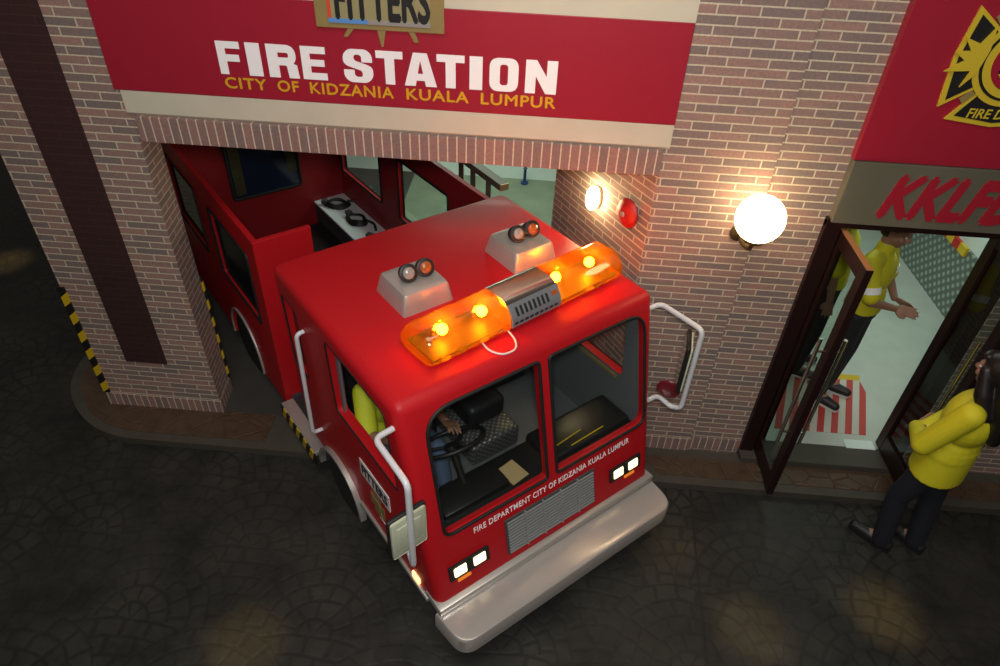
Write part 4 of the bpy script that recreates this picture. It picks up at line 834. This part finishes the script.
def person(label, loc, rz, J, top, bottom, long_sleeve=False, retro=False, hair_long=False, group=None, bulk=1.0, sole='shoe_sole'):
    e = empty('person', loc, rz, label, 'person', group); g = {k: V(v) if isinstance(v, tuple) else v for k, v in J.items()}
    HR = Matrix.Rotation(g['yaw'], 4, 'Z') @ Matrix.Rotation(g['pitch'], 4, 'X'); hc = g['head']
    def hp(x, y, z): return hc + (HR @ V((x, y, z)))
    bm = NB()
    chain(bm, [g['chest'] + V((0, 0.02, 0.12)), g['neck'], hp(0, 0.015, -0.06)], [0.07, 0.056, 0.052])
    ball(bm, hp(0, 0.012, 0.025), 1, 0.074, 0.094, 0.092, M=HR); ball(bm, hp(0, -0.022, -0.045), 1, 0.058, 0.066, 0.07, M=HR); ball(bm, hp(0, -0.062, -0.088), 0.026)
    chain(bm, [hp(0, -0.082, 0.015), hp(0, -0.108, -0.022)], [0.009, 0.0135], 10)
    for s in (-1, 1):
        ball(bm, hp(s * 0.012, -0.094, -0.027), 0.009, seg=8); ball(bm, hp(s * 0.076, 0.015, -0.012), 1, 0.009, 0.02, 0.032, M=HR, seg=12)
        chain(bm, [hp(s * 0.012, -0.085, 0.026), hp(s * 0.048, -0.07, 0.026)], [0.009, 0.008], 8); ball(bm, hp(s * 0.042, -0.062, -0.03), 0.022, seg=10)
    ball(bm, hp(0, -0.088, -0.057), 1, 0.024, 0.012, 0.009, M=HR, seg=12)
    ball(bm, g['pel'], 1, 0.15, 0.10, 0.11); ball(bm, g['waist'], 1, 0.13, 0.09, 0.13); ball(bm, g['chest'], 1, 0.15, 0.10, 0.17)
    chain(bm, [g['sR'], g['neck'] - V((0, 0, 0.06)), g['sL']], [0.05, 0.05, 0.05]); chain(bm, [g['pel'], g['waist'], g['chest']], [0.09, 0.09, 0.09])
    for s in 'LR':
        chain(bm, [g['s' + s], g['e' + s], g['w' + s]], [0.047, 0.037, 0.026]); sd = 1 if s == 'L' else -1
        hand(bm, g['w' + s], g['h' + s], g['n' + s], sd, g.get('curl', 0.25))
        chain(bm, [g['hip' + s], g['k' + s], g['a' + s]], [0.078, 0.052, 0.038]); chain(bm, [g['a' + s], g['t' + s]], [0.034, 0.026])
    remeshed('body', bm, 'skin', e, 0.006, 3)
    for s in (-1, 1):
        bm = NB(); ball(bm, hp(s * 0.031, -0.0735, 0.004), 0.0105, seg=12); ey_ = finish('eye', bm, 'eye_white', e, 180)
        bm = NB(); ball(bm, hp(s * 0.031, -0.0795, 0.004), 0.0062, seg=8); finish('iris', bm, 'hair', ey_, 180)
    bm = NB(); ball(bm, hp(0, -0.0925, -0.057), 1, 0.021, 0.009, 0.0075, M=HR, seg=12); finish('lips', bm, 'lip', e, 180)
    bm = NB(); ball(bm, hp(0, 0.03, 0.042), 1, 0.083, 0.094, 0.086, M=HR); ball(bm, hp(0, 0.05, -0.005), 1, 0.076, 0.072, 0.085, M=HR); ball(bm, hp(0, -0.055, 0.082), 1, 0.06, 0.035, 0.026, M=HR)
    if hair_long:
        ball(bm, hp(0, 0.03, 0.03), 1, 0.095, 0.10, 0.10, M=HR)
        chain(bm, [hp(0, 0.09, 0.02), hp(0, 0.135, -0.10), hp(0, 0.155, -0.24), hp(0, 0.135, -0.40)], [0.075, 0.095, 0.09, 0.045])
        for s in (-1, 1): chain(bm, [hp(s * 0.078, -0.015, 0.02), hp(s * 0.088, 0.03, -0.12), hp(s * 0.085, 0.08, -0.24)], [0.032, 0.05, 0.04])
    remeshed('hair', bm, 'hair', e, 0.008, 3)
    # shirt
    bm = NB(); ball(bm, g['waist'] - V((0, 0, 0.06)), 1, 0.168 * bulk, 0.128 * bulk, 0.16); ball(bm, g['waist'], 1, 0.158 * bulk, 0.12 * bulk, 0.15); ball(bm, g['chest'], 1, 0.175 * bulk, 0.128 * bulk, 0.19); chain(bm, [g['sR'], g['neck'] - V((0, -0.01, 0.075)), g['sL']], [0.064, 0.068, 0.064]); chain(bm, [g['neck'] - V((0, 0, 0.03)), g['neck'] + V((0, 0.0, 0.012))], [0.068, 0.066])
    hem = g['hem']; lp = g['pel'].lerp(g['waist'], hem); rr = [lp + V((0.172 * bulk * math.cos(t), 0.135 * bulk * math.sin(t), 0)) for t in [2 * pi * k / 32 for k in range(32)]]
    loft(bm, [rr, [p.lerp(g['waist'] + (p - lp) * 0.92, 1) for p in rr]])
    for s in 'LR':
        if long_sleeve: chain(bm, [g['s' + s], g['e' + s], g['w' + s].lerp(g['e' + s], 0.08)], [0.064 * bulk, 0.058 * bulk, 0.046])
        else: chain(bm, [g['s' + s], g['s' + s].lerp(g['e' + s], 0.86)], [0.064, 0.066])
    sh = remeshed('shirt' if not long_sleeve else 'jacket', bm, top, e, 0.009, 5)
    if retro:
        for s in 'LR':
            a = g['s' + s].lerp(g['e' + s], 0.60); b = g['s' + s].lerp(g['e' + s], 0.78); bm = NB(); tube(bm, [a, b], 0.069, 18); finish('reflective_band', bm, 'retro', e, 60)
    # trousers
    bm = NB(); ball(bm, g['pel'], 1, 0.165, 0.125, 0.115)
    for s in 'LR':
        chain(bm, [g['hip' + s], g['k' + s], g['k' + s].lerp(g['a' + s], 1.06)], [0.097, 0.070, 0.064]); chain(bm, [g['pel'], g['hip' + s]], [0.11, 0.10])
    remeshed('trousers', bm, bottom, e, 0.009, 5)
    for s in 'LR':
        a, t = g['a' + s], g['t' + s]; d = (t - a); d.z = 0; d.normalize(); zf = g['floor']
        heel = V((a.x, a.y, zf + 0.045)) - d * 0.045; ty = V((t.x, t.y, zf + 0.04)) + d * 0.02
        bm = NB(); chain(bm, [heel, heel.lerp(ty, 0.55), ty], [0.042, 0.047, 0.036]); chain(bm, [V((a.x, a.y, zf + 0.05)), V((a.x, a.y, zf + 0.10))], [0.046, 0.045])
        so = remeshed('shoe', bm, 'shoe', e, 0.007, 3)
        for v in so.data.vertices: v.co.z = max(v.co.z, zf + 0.012)
        ring = [heel - d * 0.042, heel - d * 0.03 + d.cross(V((0, 0, 1))) * 0.036, heel.lerp(ty, 0.6) + d.cross(V((0, 0, 1))) * 0.048, ty + d * 0.02 + d.cross(V((0, 0, 1))) * 0.03, ty + d * 0.038, ty + d * 0.02 - d.cross(V((0, 0, 1))) * 0.03, heel.lerp(ty, 0.6) - d.cross(V((0, 0, 1))) * 0.048, heel - d * 0.03 - d.cross(V((0, 0, 1))) * 0.036]
        bm = NB(); prism(bm, fillet([V((p.x, p.y, zf + 0.001)) for p in ring], 0.03, 4, True), (0, 0, 0.016)); finish('shoe_sole', bm, sole, so)
    return e
def stand(**kw):
    J = dict(pel=(0, 0, 0.93), waist=(0, 0.0, 1.07), chest=(0, 0.01, 1.26), neck=(0, 0.015, 1.465), head=(0, -0.015, 1.615), yaw=0.0, pitch=0.0,
             sL=(0.175, 0.02, 1.395), sR=(-0.175, 0.02, 1.395), hipL=(0.09, 0, 0.90), hipR=(-0.09, 0, 0.90), kL=(0.10, -0.02, 0.49), kR=(-0.10, -0.02, 0.49),
             aL=(0.10, 0.02, 0.085), aR=(-0.10, 0.02, 0.085), tL=(0.12, -0.14, 0.035), tR=(-0.12, -0.14, 0.035), floor=0.0, hem=0.1, curl=0.2)
    J.update(kw); return J
person('person in long sleeved yellow jacket and dark trousers standing with folded arms outside the door', (2.705, -0.665, 0.0), math.radians(-138),
       stand(eL=(0.215, -0.10, 1.07), wL=(0.0, -0.22, 1.0), hL=(-1, 0.1, 0.15), nL=(0, 1, 0), eR=(-0.215, -0.10, 1.07), wR=(0.0, -0.175, 1.03), hR=(1, 0.25, 0.0), nR=(0, 1, 0.2), pitch=0.12, yaw=-0.25,
             hem=-1.0, kL=(0.09, -0.08, 0.50), kR=(-0.10, 0.06, 0.49), aL=(0.085, -0.03, 0.085), tL=(0.10, -0.19, 0.035), aR=(-0.10, 0.12, 0.085), tR=(-0.12, -0.03, 0.035)), 'shirt_yellow', 'trouser_navy', True, False, True, None, 1.16, 'shoe')
person('person in a yellow short sleeved shirt holding both hands out inside the doorway', (2.60, 0.72, 0.1225), math.radians(50),
       stand(eL=(0.225, -0.05, 1.14), wL=(0.09, -0.17, 1.06), hL=(-0.15, -1, 0.0), nL=(-0.75, 0, -0.6), eR=(-0.235, -0.08, 1.14), wR=(-0.05, -0.22, 1.06), hR=(0.25, -1, 0.05), nR=(0.7, 0, -0.6), pitch=0.30, curl=0.1), 'shirt_yellow', 'trouser_black', False, True)
person('person in yellow shirt standing behind the worker who holds both hands out, inside the doorway', (2.45, 1.06, 0.121), math.radians(75),
       stand(eL=(0.215, -0.04, 1.13), wL=(0.16, -0.22, 1.02), hL=(-0.1, -1, -0.2), nL=(-0.8, 0, -0.5), eR=(-0.215, 0.02, 1.12), wR=(-0.22, -0.02, 0.88), hR=(0, -0.15, -1), nR=(0.9, 0, 0), pitch=0.05), 'shirt_yellow', 'trouser_black', False, False)
drv = MT @ V((-0.52, 0.0, 0.0))
person('person in a lime vest and blue jeans sitting behind the steering wheel of the truck', drv, math.radians(40.5),
       dict(pel=(0, 0.05, 0.80), waist=(0, 0.045, 0.92), chest=(0, 0.03, 1.07), neck=(0, 0.02, 1.24), head=(0, -0.01, 1.375), yaw=0.0, pitch=0.1, sL=(0.155, 0.03, 1.18), sR=(-0.17, 0.03, 1.18),
            eL=(0.215, -0.16, 1.0), wL=(0.17, -0.38, 1.08), hL=(-0.1, -0.9, 0.35), nL=(-0.3, -0.3, -0.9), eR=(-0.25, -0.17, 1.02), wR=(-0.17, -0.38, 1.10), hR=(0.1, -0.9, 0.35), nR=(0.3, -0.3, -0.9),
            hipL=(0.09, 0.0, 0.79), hipR=(-0.09, 0.0, 0.79), kL=(0.11, -0.36, 0.85), kR=(-0.11, -0.36, 0.85), aL=(0.11, -0.42, 0.64), aR=(-0.11, -0.42, 0.64), tL=(0.11, -0.53, 0.60), tR=(-0.11, -0.53, 0.60), floor=0.562, hem=0.4, curl=0.6), 'vest_lime', 'jeans', bulk=1.18)
